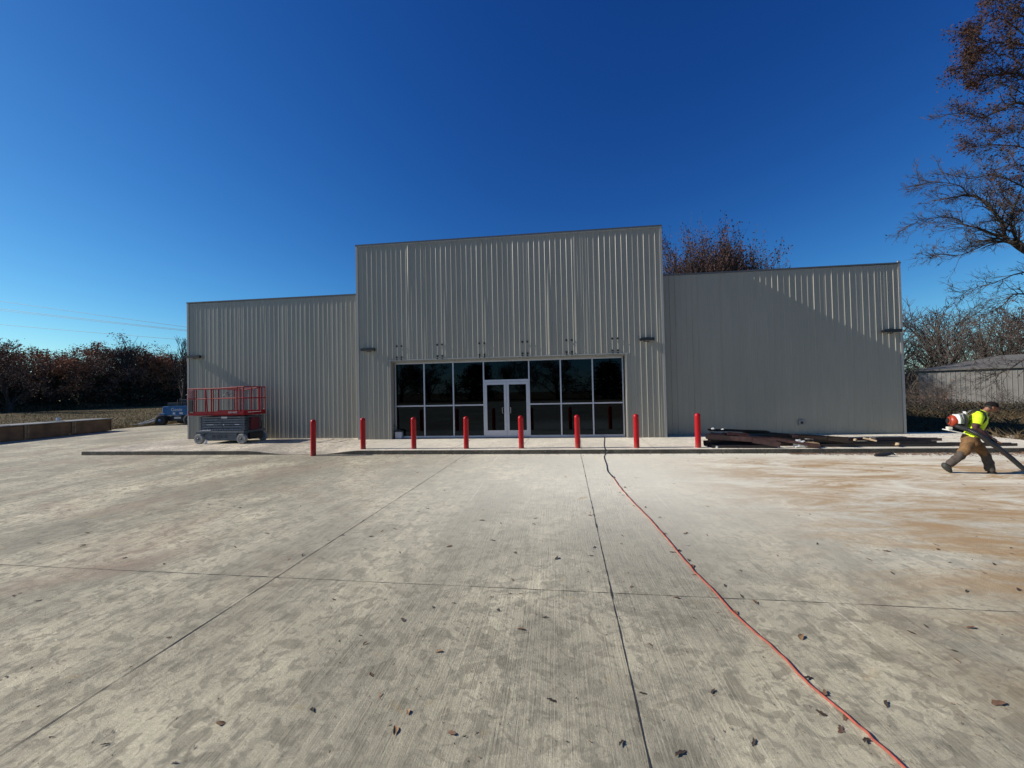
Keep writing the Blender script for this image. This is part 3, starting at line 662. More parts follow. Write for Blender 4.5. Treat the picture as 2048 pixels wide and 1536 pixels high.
for k in range(6):
    z = .62+k*.105
    for y in (-.50, .40):
        tl = .006*(-1)**k
        p0, p1 = Vector((-1.02, y, z+tl)), Vector((1.05, y, z-tl))
        sc.box(((p0+p1)/2)[:], (2.07, .055, .078), bev=.008)
arms = sc.build('scissor_arms', mat('arm_grey', (.115, .13, .15), .45, var=.3, vscale=7), LF)
M_PIN = mat('pin_grey', (.10, .115, .13), .4, .3)
for k in range(6):
    z = .62+k*.105
    for x in (-1.04, 1.05): b = MB(); b.tube([(x, -.55, z), (x, .47, z)], .05, 12); b.build('pivot_pin', M_PIN, LF)
    b = MB(); b.tube([(0, -.54, z), (0, .46, z)], .04, 12); b.build('pivot_pin', M_PIN, LF)
b = MB()
for i in range(14): b.b2((-.72+i*.12, -.545, .585), (-.66+i*.12, -.53, .635))
b.build('service_steps', mat('lift_light', (.25, .26, .28), .5, .4), LF)
b = MB(); b.b2((-.02, -.546, 1.10), (.26, -.532, 1.18)); b.b2((-.75, -.546, .82), (-.40, -.532, .845)); b.b2((.05, -.546, .80), (.11, -.532, .86)); b.b2((.62, -.546, .82), (.84, -.532, .85)); b.b2((-.98, -.546, .565), (-.5, -.63, .58)); b.build('decal', M_WTXT, LF)
b = MB(); b.b2((1.08, -.28, .58), (1.20, .18, 1.12), .01); b.build('control_box', mat('dark_red', (.10, .006, .012), .5), LF)
b = MB(); b.tube([(1.13, -.45, .98), (1.22, -.42, 1.0), (1.22, -.3, 1.03), (1.14, -.25, 1.0), (1.13, -.35, .95), (1.22, -.44, .9), (1.2, -.5, .7)], .02, 6); b.tube([(1.12, .2, .95), (1.25, .24, .9), (1.2, .3, .7), (1.12, .35, .6)], .018, 6); b.build('hose', M_BLACK, LF)
# platform
pl = MB(); PX0, PX1, PY = -1.58, 1.14, .64
pl.b2((-1.30, -PY, 1.235), (PX1, -PY+.05, 1.42)); pl.b2((-1.30, PY-.05, 1.235), (PX1, PY, 1.42)); pl.b2((PX1-.05, -PY+.051, 1.235), (PX1, PY-.051, 1.42)); pl.b2((PX0, -PY+.04, 1.25), (-1.30, PY-.04, 1.36))
pl.b2((-1.3, -PY+.051, 1.30), (PX1-.051, PY-.051, 1.33)); pl.b2((-1.28, -PY-.012, 1.30), (PX1-.02, -PY-.0005, 1.325))
P_ = pl.build('platform', M_LRED, LF)
text_mesh('lettering', 'SJIII 4632', .115, M_WTXT, P_, (.62, -PY-.004, 1.365))
b = MB(); b.b2((PX1+.001, -.42, 1.345), (PX1+.012, .34, 1.37)); b.build('reflective_strip', mat('strip_white', (.8, .72, .66), .5), P_)
rl = MB(); zt, zm = 2.42, 1.98; t_ = .024
def rail(p, q, r=t_): rl.tube([p, q], r, 8)
for y in (-PY+.02, PY-.02):
    rail((PX0, y, zt), (.86, y, zt)); rail((PX0, y, zm), (.86, y, zm)); rail((.86, y, zt+.05), (PX1, y, zt+.05)); rail((.88, y, zm+.02), (PX1, y, zm+.02))
    for x in (PX0+.05, -1.26, -.42, .80, .95, PX1-.02): rail((x, y, 1.36), (x, y, zt+(.05 if x > .8 else 0)))
rail((-.70, -PY+.02, zt), (-.62, -PY+.02, 1.38)); rail((-.80, -PY+.02, zt-.03), (.84, -PY+.02, zt+.04)); rail((-.8, PY-.02, zt-.03), (-.02, PY-.02, zt-.09)); rail((-.02, PY-.02, zt-.09), (.84, PY-.02, zt+.05))
for x in (PX0, PX1):
    for z in (zm, zt+(.05 if x > 0 else 0)): rail((x, -PY+.02, z), (x, PY-.02, z))
    for y in (-.2, .25): rail((x, y, 1.36), (x, y, zt))
rl.build('guard_rail', M_LRED, LF)
b = MB(); b.b2((PX0+.06, -PY-.01, 1.42), (PX0+.26, -PY+.03, 1.95), .01); b.build('manual_box', M_BLACK, LF)
b = MB(); b.b2((PX0+.05, -PY-.012, 2.02), (PX0+.28, -PY+.01, 2.38), .01); b.build('notice_board', mat('faded_red', (.20, .07, .07), .6, var=.3, vscale=14), LF)
b = MB(); b.tube([(-.35, -.1, 2.1), (-.2, -.12, 2.16), (-.12, -.1, 2.26), (-.08, -.1, 2.12), (.1, -.1, 2.2)], .012, 6); b.build('control_lever', M_BLACK, LF)
b = MB(); b.add([(-.74, -.66, .0), (-.60, -.66, .0), (-.62, -.62, .16), (-.68, -.62, .2)], [(0, 1, 2, 3), (3, 2, 1, 0)]); b.box((-.3, -.62, .01), (.5, .04, .012)); b.build('pothole_guard', M_WTXT, LF)

# ------------------------------------------------------------------ blue boom lift far left
M_BLUE = mat('lift_blue', (.012, .10, .26), .45, var=.2, vscale=4)
BL = thing('boom_lift', 'blue boom lift on dark wheels standing beyond the left end of the building', 'lift', (-28.35, 12.3, 0), R(6))
for x in (-1.15, 1.15):
    for y, s_ in ((-.95, -1), (.95, 1)): wheel(BL, x, y, .42, .34, mt=mat('black_tyre', (.016, .016, .018), .8), mr=M_BLUE, side=s_)
b = MB(); b.b2((-1.35, -.75, .32), (1.35, .75, .72), .05); b.build('chassis', mat('boom_dark', (.02, .022, .028), .5, var=.3), BL)
b = MB(); b.prism([(-.75, .80), (-.82, 1.2), (-.55, 1.52), (1.5, 1.52), (1.6, 1.3), (1.6, .80)], -1.0, -.12); b.build('cowl', M_BLUE, BL)
b = MB(); b.prism([(-.75, .80), (-.82, 1.2), (-.55, 1.5), (1.3, 1.5), (1.6, 1.3), (1.6, .80)], .15, .95); b.build('cowl', M_BLUE, BL)
b = MB(); b.b2((-1.5, -.5, .95), (-.85, .2, 1.5), .04); b.box((-1.3, -.6, .85), (.5, .3, .2), bev=.03); b.build('mast_foot', M_BLUE, BL)
b = MB(); b.box((.2, 0, 1.66), (3.2, .26, .26), bev=.02); b.box((.8, 0, 1.95), (2.4, .2, .2), bev=.02); b.build('boom', mat('boom_dark', (.02, .022, .028)), BL)
b = MB()
for x, h in ((-.25, 2.05), (-.05, 2.15), (.12, 1.95), (.55, 2.4)): b.tube([(x, -.5, 1.5), (x+.03, -.5, h)], .035, 6)
b.tube([(.45, -.5, 2.4), (1.3, -.5, 2.52)], .03, 6); b.build('control_post', M_BLACK, BL)
text_mesh('lettering', 'Genie', .38, M_WTXT, BL, (.12, -1.004, 1.24))
b = MB(); b.b2((-.20, -1.006, .86), (0, -1.001, 1.02)); b.b2((.35, -1.006, .88), (.62, -1.001, 1.02)); b.b2((-.3, -.765, .50), (.25, -.751, .66)); b.b2((.72, -.765, .5), (.86, -.751, .64)); b.build('decal', M_WTXT, BL)
# stack of tilted pale panels beside it
for i, (p, q, w_, lab) in enumerate((((-31.9, 11.4, .05), (-29.4, 12.0, .9), .5, 'longest pale panel leaning up towards the blue boom lift'), ((-31.6, 11.2, .05), (-30.0, 11.6, .45), .5, 'middle pale panel of the leaning stack by the field edge'),
                                 ((-31.0, 11.0, .04), (-29.8, 11.2, .38), .4, 'front pale panel of the leaning stack by the field edge'), ((-32.4, 11.6, .08), (-31.4, 11.6, .10), .6, 'pale panel lying flat at the left of the stack'))):
    p, q = Vector(p), Vector(q); d = (q-p).normalized(); s_ = Vector((0, 0, 1)).cross(d).normalized(); n_ = d.cross(s_); b = MB()
    b.box((0, 0, 0), ((q-p).length, w_, .05), 0, Matrix((d, s_, n_)).transposed(), .006)
    for k in (-.3, .3): b.box(tuple(n_*.03+d*k*(q-p).length), (.05, w_*.98, .02), 0, Matrix((d, s_, n_)).transposed())
    tag(b.build('pale_panel', mat('pale_panel', (.55, .53, .48), .6, var=.15), loc=(p+q)/2), lab, 'panel', 'pale panels stacked by the field edge')

# ------------------------------------------------------------------ long crate at the left edge
CR = thing('wooden_crate', 'long low brown wooden crate with a grey sheeted top at the left lot edge', 'crate', (-28.45, 7.0, 0), R(-9.4))
CR.rotation_euler = (0, 0, R(9.0)); M_PLY = mat('weathered_ply', (.135, .078, .040), .8, var=.35, vscale=2.2, bump=.3, bscale=20); M_BATT = mat('crate_batten', (.20, .135, .08), .8, var=.3, vscale=5)
L_ = 17.0
for k in range(7):
    y1, y0 = -k*2.45, -min(L_, (k+1)*2.45)+.02
    b = MB(); b.b2((-1.6, y0, .03), (0, y1, .80)); b.build('side_panel', M_PLY, CR)
    for yy in (y1-.05, y0+.06):
        b = MB(); b.b2((.002, yy-.05, .10), (.05, yy+.05, .82)); b.build('batten', M_BATT, CR)
b = MB(); b.b2((-1.65, -L_-.05, .822), (.08, .06, .88), .01)
for k in range(6): b.b2((-1.5, -L_+.6+k*2.7, .881), (-.1, -L_+.68+k*2.7, .90))
b.build('top_sheet', mat('grey_sheet', (.17, .165, .15), .75, var=.25, vscale=1.5), CR)
for k in range(8): b = MB(); b.b2((-1.6, -.4-k*2.3, .0), (.02, -.28-k*2.3, .118)); b.build('skid', M_BATT, CR)
crumple('plastic_film', (-29.2, 4.6, .90), (.16, .12, .14), M_WHITE, 'white plastic scrap lying on top of the long crate', 'plastic film', 23)

# ------------------------------------------------------------------ power lines
for k, (ya, yb, lab) in enumerate(((600, 655, 'topmost thin power line crossing the sky at left'), (617, 661, 'upper one of the two close power lines at left'), (620, 663, 'lower one of the two close power lines at left'), (650, 681, 'lowest power line crossing the sky at left'))):
    A = at(-60, ya-6, y=62); B = at(372, yb, y=62); A2 = A+(A-B)*1.2; B2 = B+(B-A)*1.6; B2.z = B.z-2.0
    P_ = []
    for i in range(41):
        t = i/40; q = A2.lerp(B2, t); tb = ((A-A2).length/(B2-A2).length); base = A2.lerp(B2, t); sag = -4*t*(1-t)*2.0
        q.z = (A.z+(B.z-A.z)*((q.x-A.x)/(B.x-A.x)))+2.0*((t-.42)**2*4-0.0)*.6; P_.append(q)
    tag(MB().tube(P_, .035, 5).build('power_line', mat('wire', (.09, .10, .11), .6)), lab, 'power line', 'power lines in the sky at left')

# ------------------------------------------------------------------ trees
def grow(rg, wood, leaves, p, d, L, r, lvl, maxl, up=.1, spread=.7, kids_=(4, 7), leafy=0., leaf=.12, wander=.18, minr=.006, segs=6, tuft=3):
    n = max(3, segs-lvl); pts = [p.copy()]; rs = [r]; dd = d.copy()
    for i in range(n):
        dd = (dd+Vector((rg.gauss(0, 1), rg.gauss(0, 1), rg.gauss(0, 1)))*wander*.5+Vector((0, 0, up*.3))).normalized()
        pts.append(pts[-1]+dd*(L/n)); rs.append(max(minr*.6, r*(1-.72*(i+1)/n)))
    wood.tube(pts, rs, 7 if lvl == 0 else (5 if lvl == 1 else 3), cap=False)
    if lvl >= maxl:
        if leafy > 0:
            for i in range(tuft):
                if rg.random() < leafy: add_leaf(rg, leaves, pts[rg.randrange(1, len(pts))], leaf)
        return
    for k in range(rg.randint(*kids_)):
        t = rg.uniform(.30 if lvl == 0 else .2, 1.0); f = t*n; i = min(n-1, int(f)); q = pts[i].lerp(pts[i+1], f-i); rq = rs[i]+(rs[i+1]-rs[i])*(f-i)
        ax = (pts[i+1]-pts[i]).normalized(); side = ax.orthogonal().normalized(); side.rotate(Matrix.Rotation(rg.random()*6.283, 3, ax))
        nd = (ax*(1-spread*.45)+side*spread*rg.uniform(.6, 1.2)+Vector((0, 0, up))).normalized()
        grow(rg, wood, leaves, q, nd, L*rg.uniform(.42, .68)*(1.15-.4*t), max(minr, rq*.62), lvl+1, maxl, up, spread, kids_, leafy, leaf, wander, minr, segs, tuft)
def add_leaf(rg, b, p, s_):
    q = p+Vector((rg.gauss(0, 1), rg.gauss(0, 1), rg.gauss(0, 1)))*s_*.9
    a = Vector((rg.gauss(0, 1), rg.gauss(0, 1), rg.gauss(0, 1))).normalized(); c = a.orthogonal().normalized(); c.rotate(Matrix.Rotation(rg.random()*6.28, 3, a))
    l_ = s_*rg.uniform(.6, 1.3); w_ = l_*rg.uniform(.35, .6)
    b.add([q-a*l_/2, q+c*w_/2, q+a*l_/2+c*w_*.1, q-c*w_/2*.9], [(0, 1, 2, 3)])
TH = {}
def make_tree(name, seed, H, label, cat, group, bark, leafm, r0=.22, trunk=.45, **kw):
    rg = random.Random(seed); wood, lv = MB(), MB(); tr = MB()
    pts = [Vector((0, 0, -.3))]; d = Vector((0, 0, 1)); n = 6; rs = [r0*1.25]
    for i in range(n):
        d = (d+Vector((rg.gauss(0, .07), rg.gauss(0, .07), 0))).normalized(); pts.append(pts[-1]+d*(H*trunk/n)); rs.append(r0*(1-.45*(i+1)/n))
    tr.tube(pts, rs, 8)
    nb = kw.pop('nb', 8); base = kw.pop('base', .45); flare = kw.pop('flare', .7)
    for k in range(nb):
        t = base+(1-base)*k/(nb-1); f = t*n; i = min(n-1, int(f)); q = pts[i].lerp(pts[i+1], f-i); a = k*2.4+rg.random()
        dr = Vector((math.cos(a)*flare, math.sin(a)*flare, .55+.9*t)).normalized()
        grow(rg, wood, lv, q, dr, H*(1-t*trunk)*rg.uniform(.45, .66)*(1.0 if t > .7 else .8), rs[i]*.55, 1, 3+kw.get('extra', 0), **{k_: v for k_, v in kw.items() if k_ != 'extra'})
    root = thing(name, label, cat, group=group); TH[root.name] = sorted(v[2] for v in wood.v)[int(len(wood.v)*(.96 if name == 'pear_tree' else .985))]; tr.build('trunk', bark, root, smooth=True)
    cr = wood.build('crown', bark, root)
    if lv.f: lv.build('leaves', leafm, cr)
    return root
M_LRUST = mat('rust_leaves', (.34, .15, .075), .8, spec=.15, var=.45, vscale=.8)
M_LBROWN = mat('brown_leaves', (.19, .105, .070), .8, spec=.15, var=.5, vscale=.8)
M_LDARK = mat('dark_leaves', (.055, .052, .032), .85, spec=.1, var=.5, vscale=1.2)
M_LRED = mat('red_brown_leaves', (.070, .034, .026), .75, spec=.2, var=.4, vscale=1.5)
M_LBUSH = mat('red_bush_leaves', (.16, .035, .022), .8, spec=.1, var=.4, vscale=3)
WG = 'trees of the dark wood beyond the field'
K = dict(up=.10, spread=.8, kids_=(4, 6), wander=.2, minr=.018, segs=5)
protos = {
 'rust': [make_tree('leafy_tree', s_, 11, '', 'tree', WG, M_BARKD, M_LRUST, leafy=.95, leaf=.23, tuft=18, flare=1.0, base=.1, nb=14, **K) for s_ in (21, 22)],
 'brown': [make_tree('leafy_tree', s_, 11, '', 'tree', WG, M_BARKD, M_LBROWN, leafy=.95, leaf=.23, tuft=17, flare=.8, base=.12, nb=13, **K) for s_ in (31, 32, 33)],
 'bare': [make_tree('bare_tree', s_, 12, '', 'tree', WG, M_BARKD, None, flare=.35, base=.2, nb=11, **dict(K, up=.35, spread=.55, minr=.028)) for s_ in (41, 42)],
 'cedar': [make_tree('evergreen_tree', s_, 7, '', 'tree', WG, M_BARKD, M_LDARK, leafy=1, leaf=.36, tuft=8, flare=1.5, base=.03, trunk=.8, nb=22, **dict(K, spread=.9, up=.0)) for s_ in (51,)]}
TL = {'rust': 'rust-brown leafy oak in the dark wood beyond the field at left', 'brown': 'dark brown-leaved tree in the wood beyond the field at left', 'bare': 'bare upright twiggy tree rising from the wood at left', 'cedar': 'dark green-black evergreen at the foot of the wood at left'}
taken = set()
def plant(kind, x, y, h, rz, label=None, group=None, z=0, i=None, protos_=None, sxy=1):
    pool = (protos_ or protos)[kind]; k = (rnd.randrange(len(pool)) if i is None else i) % len(pool); src = pool[k]
    if (kind, k, id(pool)) in taken: o = copy_tree(src)
    else: o = src; taken.add((kind, k, id(pool)))
    s_ = h/TH[src.name]
    o.location = (x, y, z); o.rotation_euler = (0, 0, rz); o.scale = (s_*sxy, s_*sxy, s_)
    o['label'] = label or TL[kind]; o['group'] = group or (WG+', '+{'rust': 'rust-brown oaks', 'brown': 'dark brown trees', 'bare': 'bare trees', 'cedar': 'evergreens'}[kind]); return o
vr = random.Random(99)
def wood_h(v_top, x, y):          # height that reaches a given photo row from that spot
    d = (Vector((x, y, 0))-CAM).dot(_f); return d
rows_ = []
for k in range(15):       # front row
    t = k/14; x = -108-8*t+vr.uniform(-1, 1); y = 43+t*74; rows_.append((x, y, 0, t))
for k in range(15):
    t = (k+.5)/15; x = -115-7*t+vr.uniform(-1, 1); y = 45+t*84; rows_.append((x, y, 1, t))
for k in range(9):
    t = (k+.3)/9; x = -124-5*t; y = 46+t*96; rows_.append((x, y, 2, t))
for (x, y, rw, t) in rows_:
    dep = (Vector((x, y, 0))-CAM).dot(_f); top = (112+vr.uniform(-16, 8)-14)/770*dep+2.2
    kinds = ['rust', 'brown', 'brown', 'cedar'] if rw == 0 else ['brown', 'bare', 'rust', 'brown']
    kd = vr.choice(kinds)
    if t > .5 and rw and vr.random() < .5: kd = 'bare'
    plant(kd, x, y, top*(.62 if rw == 0 and kd == 'cedar' else (.84 if rw == 0 else 1.03)), vr.random()*6.28, z=-.1, sxy=1.25 if kd != 'bare' else 1.1)
o = plant('rust', *at(100, 815, y=56).xy, 13.2, 1.0, 'broadest rust-orange oak crown of the wood, left of centre in it', 'single trees of the left wood', sxy=1.2)
o = plant('bare', *at(266, 812, y=74).xy, 17.5, 2.0, 'tallest bare tree poking above the wood at left, with forked top', 'single trees of the left wood')
o = plant('bare', *at(366, 812, y=60).xy, 15.2, 3.0, 'bare tree half hidden behind the left end of the building', 'single trees of the left wood')
o = plant('brown', *at(20, 815, y=43).xy, 12.4, 2.0, 'dark leafy tree at the far left edge of the wood', 'single trees of the left wood')

def scrub(name, pts_fn, n, m, label, hgt=(.4, 1.0), wd_=.05, seed=1, lean=.35, cat='undergrowth'):
    rg = random.Random(seed); b = MB()
    for i in range(n):
        x, y, z = pts_fn(rg); h = rg.uniform(*hgt); a = rg.random()*6.28; w_ = wd_*rg.uniform(.5, 1.3)
        dx, dy = rg.gauss(0, lean)*h, rg.gauss(0, lean)*h; ca, sa = math.cos(a)*w_, math.sin(a)*w_
        b.add([(x-ca, y-sa, z), (x+ca, y+sa, z), (x+dx*.5+ca*.6, y+dy*.5+sa*.6, z+h*.6), (x+dx, y+dy, z+h)], [(0, 1, 2), (0, 2, 3)])
    return tag(b.build(name, m), label, cat, kind='stuff')
def leafscrub(name, fn, n, s_, m, label, seed=1):
    rg = random.Random(seed); b = MB()
    for i in range(n):
        add_leaf(rg, b, Vector(fn(rg)), s_)
    return tag(b.build(name, m), label, 'undergrowth', kind='stuff')
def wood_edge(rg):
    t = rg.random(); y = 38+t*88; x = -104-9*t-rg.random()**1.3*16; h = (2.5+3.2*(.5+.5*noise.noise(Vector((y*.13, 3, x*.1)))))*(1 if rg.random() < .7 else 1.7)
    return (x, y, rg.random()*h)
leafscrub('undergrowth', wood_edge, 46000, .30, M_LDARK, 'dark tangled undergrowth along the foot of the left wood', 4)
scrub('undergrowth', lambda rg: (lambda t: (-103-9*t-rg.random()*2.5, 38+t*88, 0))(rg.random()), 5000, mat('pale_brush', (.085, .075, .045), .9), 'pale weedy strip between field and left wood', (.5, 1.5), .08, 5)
leafscrub('undergrowth', lambda rg: (lambda t: (-130-9*t-rg.random()*6, 30+t*110, rg.random()*7.5))(rg.random()), 22000, .7, M_LDARK, 'dense dark undergrowth deep inside the left wood', 41)
# far hazy continuation behind the building (keeps the horizon closed)
for k in range(22):
    x = -100+k*9.5; y = 118+10*math.sin(k)
    plant(['bare', 'brown'][k % 2], x, y, 13+vr.random()*3, vr.random()*6, 'tree of the wood far behind the building', 'trees far behind the building')

# field grass: stubble near the lot edge and across the field
M_GRASS = mat('dry_grass', (.32, .235, .115), .9, spec=.1, c2=(.23, .175, .08), vscale=.5)
scrub('grass', lambda rg: (lambda t: (-30.6-70*t, rg.uniform(2, 78), -.02))(rg.random()**1.8), 42000, M_GRASS, 'short dry field grass left of the lot', (.06, .22), .03, 6, .5, 'grass')
scrub('grass', lambda rg: (-30.0-rg.random()**2*2.2, rg.uniform(-8, 40), -.02), 5000, M_GRASS, 'grass tufts along the left lot edge', (.1, .35), .018, 8, .5, 'grass')

# right side: rough grass bank, brush, shed, bare wood
def rfield(rg):
    x = 16.4+rg.random()**1.2*46; y = rg.uniform(-2.5, 46)
    if x < 17.9 and y < 1.9: x += 2
    return (x, y, -.04)
scrub('grass', rfield, 46000, mat('tall_dead_grass', (.15, .105, .060), .9, spec=.1, c2=(.055, .044, .024), vscale=.8), 'rough dead grass right of the building', (.12, .50), .014, 9, .6, 'grass')
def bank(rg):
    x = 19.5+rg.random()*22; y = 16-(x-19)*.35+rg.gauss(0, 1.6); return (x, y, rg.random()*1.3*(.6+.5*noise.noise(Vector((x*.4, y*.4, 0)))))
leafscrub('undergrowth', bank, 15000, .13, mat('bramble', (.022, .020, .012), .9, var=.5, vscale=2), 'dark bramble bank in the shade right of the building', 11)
# rubble and leaves beyond the sidewalk end
b = MB()
for i in range(70):
    x, y = rr.uniform(17.6, 23), rr.uniform(-2.2, .4); s_ = rr.uniform(.05, .16)*(1.5 if rr.random() < .2 else 1)
    bm = bmesh.new(); bmesh.ops.create_icosphere(bm, subdivisions=1, radius=s_)
    b.add([(x+v.co.x*(1+.4*noise.noise(v.co*20+Vector((i, 0, 0)))), y+v.co.y*1.1, .03+v.co.z*.6*(1+.5*noise.noise(v.co*17+Vector((0, i, 0))))) for v in bm.verts], [tuple(v.index for v in f.verts) for f in bm.faces]); bm.free()
tag(b.build('rubble', mat('rubble_stone', (.34, .29, .22), .9, var=.3, vscale=4)), 'broken concrete rubble and dirt beyond the right end of the sidewalk', 'rubble', kind='stuff')
b = MB()
for i in range(5000): crumb(rr.uniform(17.5, 24), rr.gauss(-1.2, 1.3), rr.uniform(.04, .11), rr.random()*.06)
tag(b.build('leaf_litter', M_LEAF[2]), 'tan leaf litter beyond the right end of the sidewalk', 'leaf litter', kind='stuff')

# grey shed
SX0, SX1, SY0, SY1 = 0, 26, 0, 15
p0 = Vector((38.9, 27.0, 0)); SH = thing('storage_shed', 'long grey metal shed with a low grey roof among the trees at right', 'shed', (p0.x, p0.y, 0), R(-43))
Hs = 3.38
def rib_wall(x0, y0, x1, y1, z0, z1, name):
    b = MB(); L = math.hypot(x1-x0, y1-y0); n = int(L/.305); ux, uy = (x1-x0)/L, (y1-y0)/L; nxx, nyy = uy, -ux; c = []
    for i in range(n):
        for dx, dn in ((0, 0), (.24, 0), (.255, .03), (.29, .03)): c.append((x0+ux*(i*.305+dx)+nxx*dn, y0+uy*(i*.305+dx)+nyy*dn))
    c.append((x1, y1))
    for x, y in c: b.v += [(x, y, z0), (x, y, z1)]
    b.f = [(2*i, 2*i+2, 2*i+3, 2*i+1) for i in range(len(c)-1)]; return b.build(name, mat('shed_grey', (.185, .175, .158), .5, var=.08, vscale=1), SH)
rib_wall(0, 0, SX1, 0, 0, Hs, 'front_wall'); rib_wall(0, SY1, 0, 0, 0, Hs, 'end_wall'); rib_wall(SX1, 0, SX1, SY1, 0, Hs, 'end_wall'); rib_wall(SX1, SY1, 0, SY1, 0, Hs, 'rear_wall')
b = MB(); rid = 4.6; mid = SX1/2
b.add([(-.25, -.25, Hs), (SX1+.25, -.25, Hs), (SX1-5, SY1/2, rid+.2), (5.5, SY1/2, rid+.2), (SX1+.25, SY1+.25, Hs), (-.25, SY1+.25, Hs)], [(0, 1, 2, 3), (2, 4, 5, 3), (0, 3, 5), (1, 4, 2)])
b.add([(-.25, -.25, Hs-.1), (SX1+.25, -.25, Hs-.1), (SX1+.25, -.25, Hs-.001), (-.25, -.25, Hs-.001)], [(0, 1, 2, 3)])
b.build('roof', mat('shed_roof', (.135, .128, .115), .9, .0, spec=.1), SH)
b = MB(); b.b2((11.8, -.06, 0), (14.6, -.035, 2.6)); b.build('door', mat('shed_door', (.15, .145, .14), .5), SH)

K2 = dict(up=.2, spread=.75, kids_=(5, 6), wander=.22, minr=.024, segs=5)
RP = {'rbare': [make_tree('bare_tree', s_, 12, '', 'tree', '', M_BARKG, None, flare=.8, base=.3, nb=10, **K2) for s_ in (61, 62, 63)],
      'rleaf': [make_tree('leafy_tree', s_, 12, '', 'tree', '', M_BARKG, M_LRED, flare=.9, base=.25, nb=10, leafy=.55, leaf=.25, tuft=4, **K2) for s_ in (71,)]}
for k in range(52):
    rw = k % 4; t = (k//4)/12; x = 42+t*78+vr.uniform(-2, 2); y = 56-18*t+rw*6+vr.uniform(-2, 2)
    dep = (Vector((x, y, 0))-CAM).dot(_f); sh = (x-CAM.x)/(y-CAM.y)
    top = (130+vr.uniform(-14, 12)+20*t)/770*dep+2.2
    kd = 'rleaf' if (t > .35 and vr.random() < .5) else 'rbare'
    plant(kd, x, y, top*(.92+.05*rw), vr.random()*6.28, {'rbare': 'bare grey tree in the wood behind the shed at right', 'rleaf': 'russet tinged tree in the wood behind the shed at right'}[kd], 'wood behind the shed at right, '+{'rbare': 'bare trees', 'rleaf': 'russet trees'}[kd], protos_=RP)
def redge(rg):
    t = rg.random(); x = 40+t*80; y = 56-18*t+rg.random()*12; return (x, y, rg.random()**.8*(6.5+2.5*noise.noise(Vector((x*.2, y*.2, 0)))))
scrub('undergrowth', lambda rg: (lambda q: (q[0], q[1], 0))(redge(rg)), 16000, mat('brush_grey', (.085, .070, .055), .9), 'grey brushy undergrowth below the wood at right', (1.0, 5.5), .035, 14, .22)
leafscrub('undergrowth', redge, 48000, .24, mat('brush_leaf', (.065, .048, .034), .9, var=.4), 'brown leafy undergrowth below the wood at right', 15)
def bush(x, y, h, seed, label, leafm=None, leafy=0, bark=None):
    rg = random.Random(seed); w, lv = MB(), MB()
    for k in range(16):
        a = rg.random()*6.28; grow(rg, w, lv, Vector((rg.gauss(0, .2), rg.gauss(0, .2), 0)), Vector((math.cos(a)*.8, math.sin(a)*.8, 1)).normalized(), h*rg.uniform(.6, 1), .022, 1, 3, up=.0, spread=.8, kids_=(4, 6), leafy=leafy, leaf=.11, wander=.5, minr=.008, segs=5)
    t_ = thing('bush', label, 'bush', (x, y, 0)); w.build('stem', bark or M_BARKG, t_)
    if lv.f: lv.build('leaves', leafm, t_)
q = at(1835, 825, z=0); bush(q.x+.5, q.y, 2.6, 81, 'straggly bare brown bush just right of the building corner')
q = at(1880, 828, z=0); bush(q.x, q.y, 1.9, 82, 'tangled bare brown bush in front of the grey shed', M_LBROWN, .25)
q = at(1850, 812, z=0); bush(q.x, q.y, 2.6, 83, 'tall loose bare bush left of the grey shed corner')
q = at(2015, 822, z=0); bush(q.x, q.y, 2.2, 84, 'low bare bush in front of the shed wall above the worker')
q = at(1828, 806, z=0); bush(q.x+2, q.y+4, 6.2, 85, 'dark red leafy bush at the left end of the grey shed', M_LBUSH, .95)

# trees rising behind the right wing
BP = {'vase': [make_tree('pear_tree', s_, 12, '', 'tree', '', M_BARKG, M_LRED, r0=.25, trunk=.3, flare=.55, base=.3, nb=26, leafy=.85, leaf=.16, tuft=11, **dict(up=.20, spread=.62, kids_=(6, 8), wander=.16, minr=.014, segs=6)) for s_ in (91, 92)]}
for (u, vt, yy, lab, w_, k) in ((1372, 462, 29, 'vase-shaped bare tree with reddish leaves against the tall section behind the right wing', .5, 0), (1425, 470, 31, 'tallest vase-shaped tree behind the right wing, dense reddish-brown leaves on top', .70, 1), (1458, 505, 29, 'vase-shaped bare tree behind the right wing, right of the tallest one', .62, 0), (1398, 474, 27, 'vase-shaped tree behind the right wing, nearest of the row and second from the tall section', .6, 0), (1442, 478, 33, 'vase-shaped tree behind the right wing, set back between two nearer ones', .66, 1), (1500, 508, 33, 'lowest thin tree behind the right wing, at the right of the row', .42, 1)):
    p = at(u, vt, y=yy); plant('vase', p.x, yy, p.z*.88, k*2.1+u, lab, 'trees behind the right wing', protos_=BP, i=k, sxy=w_)

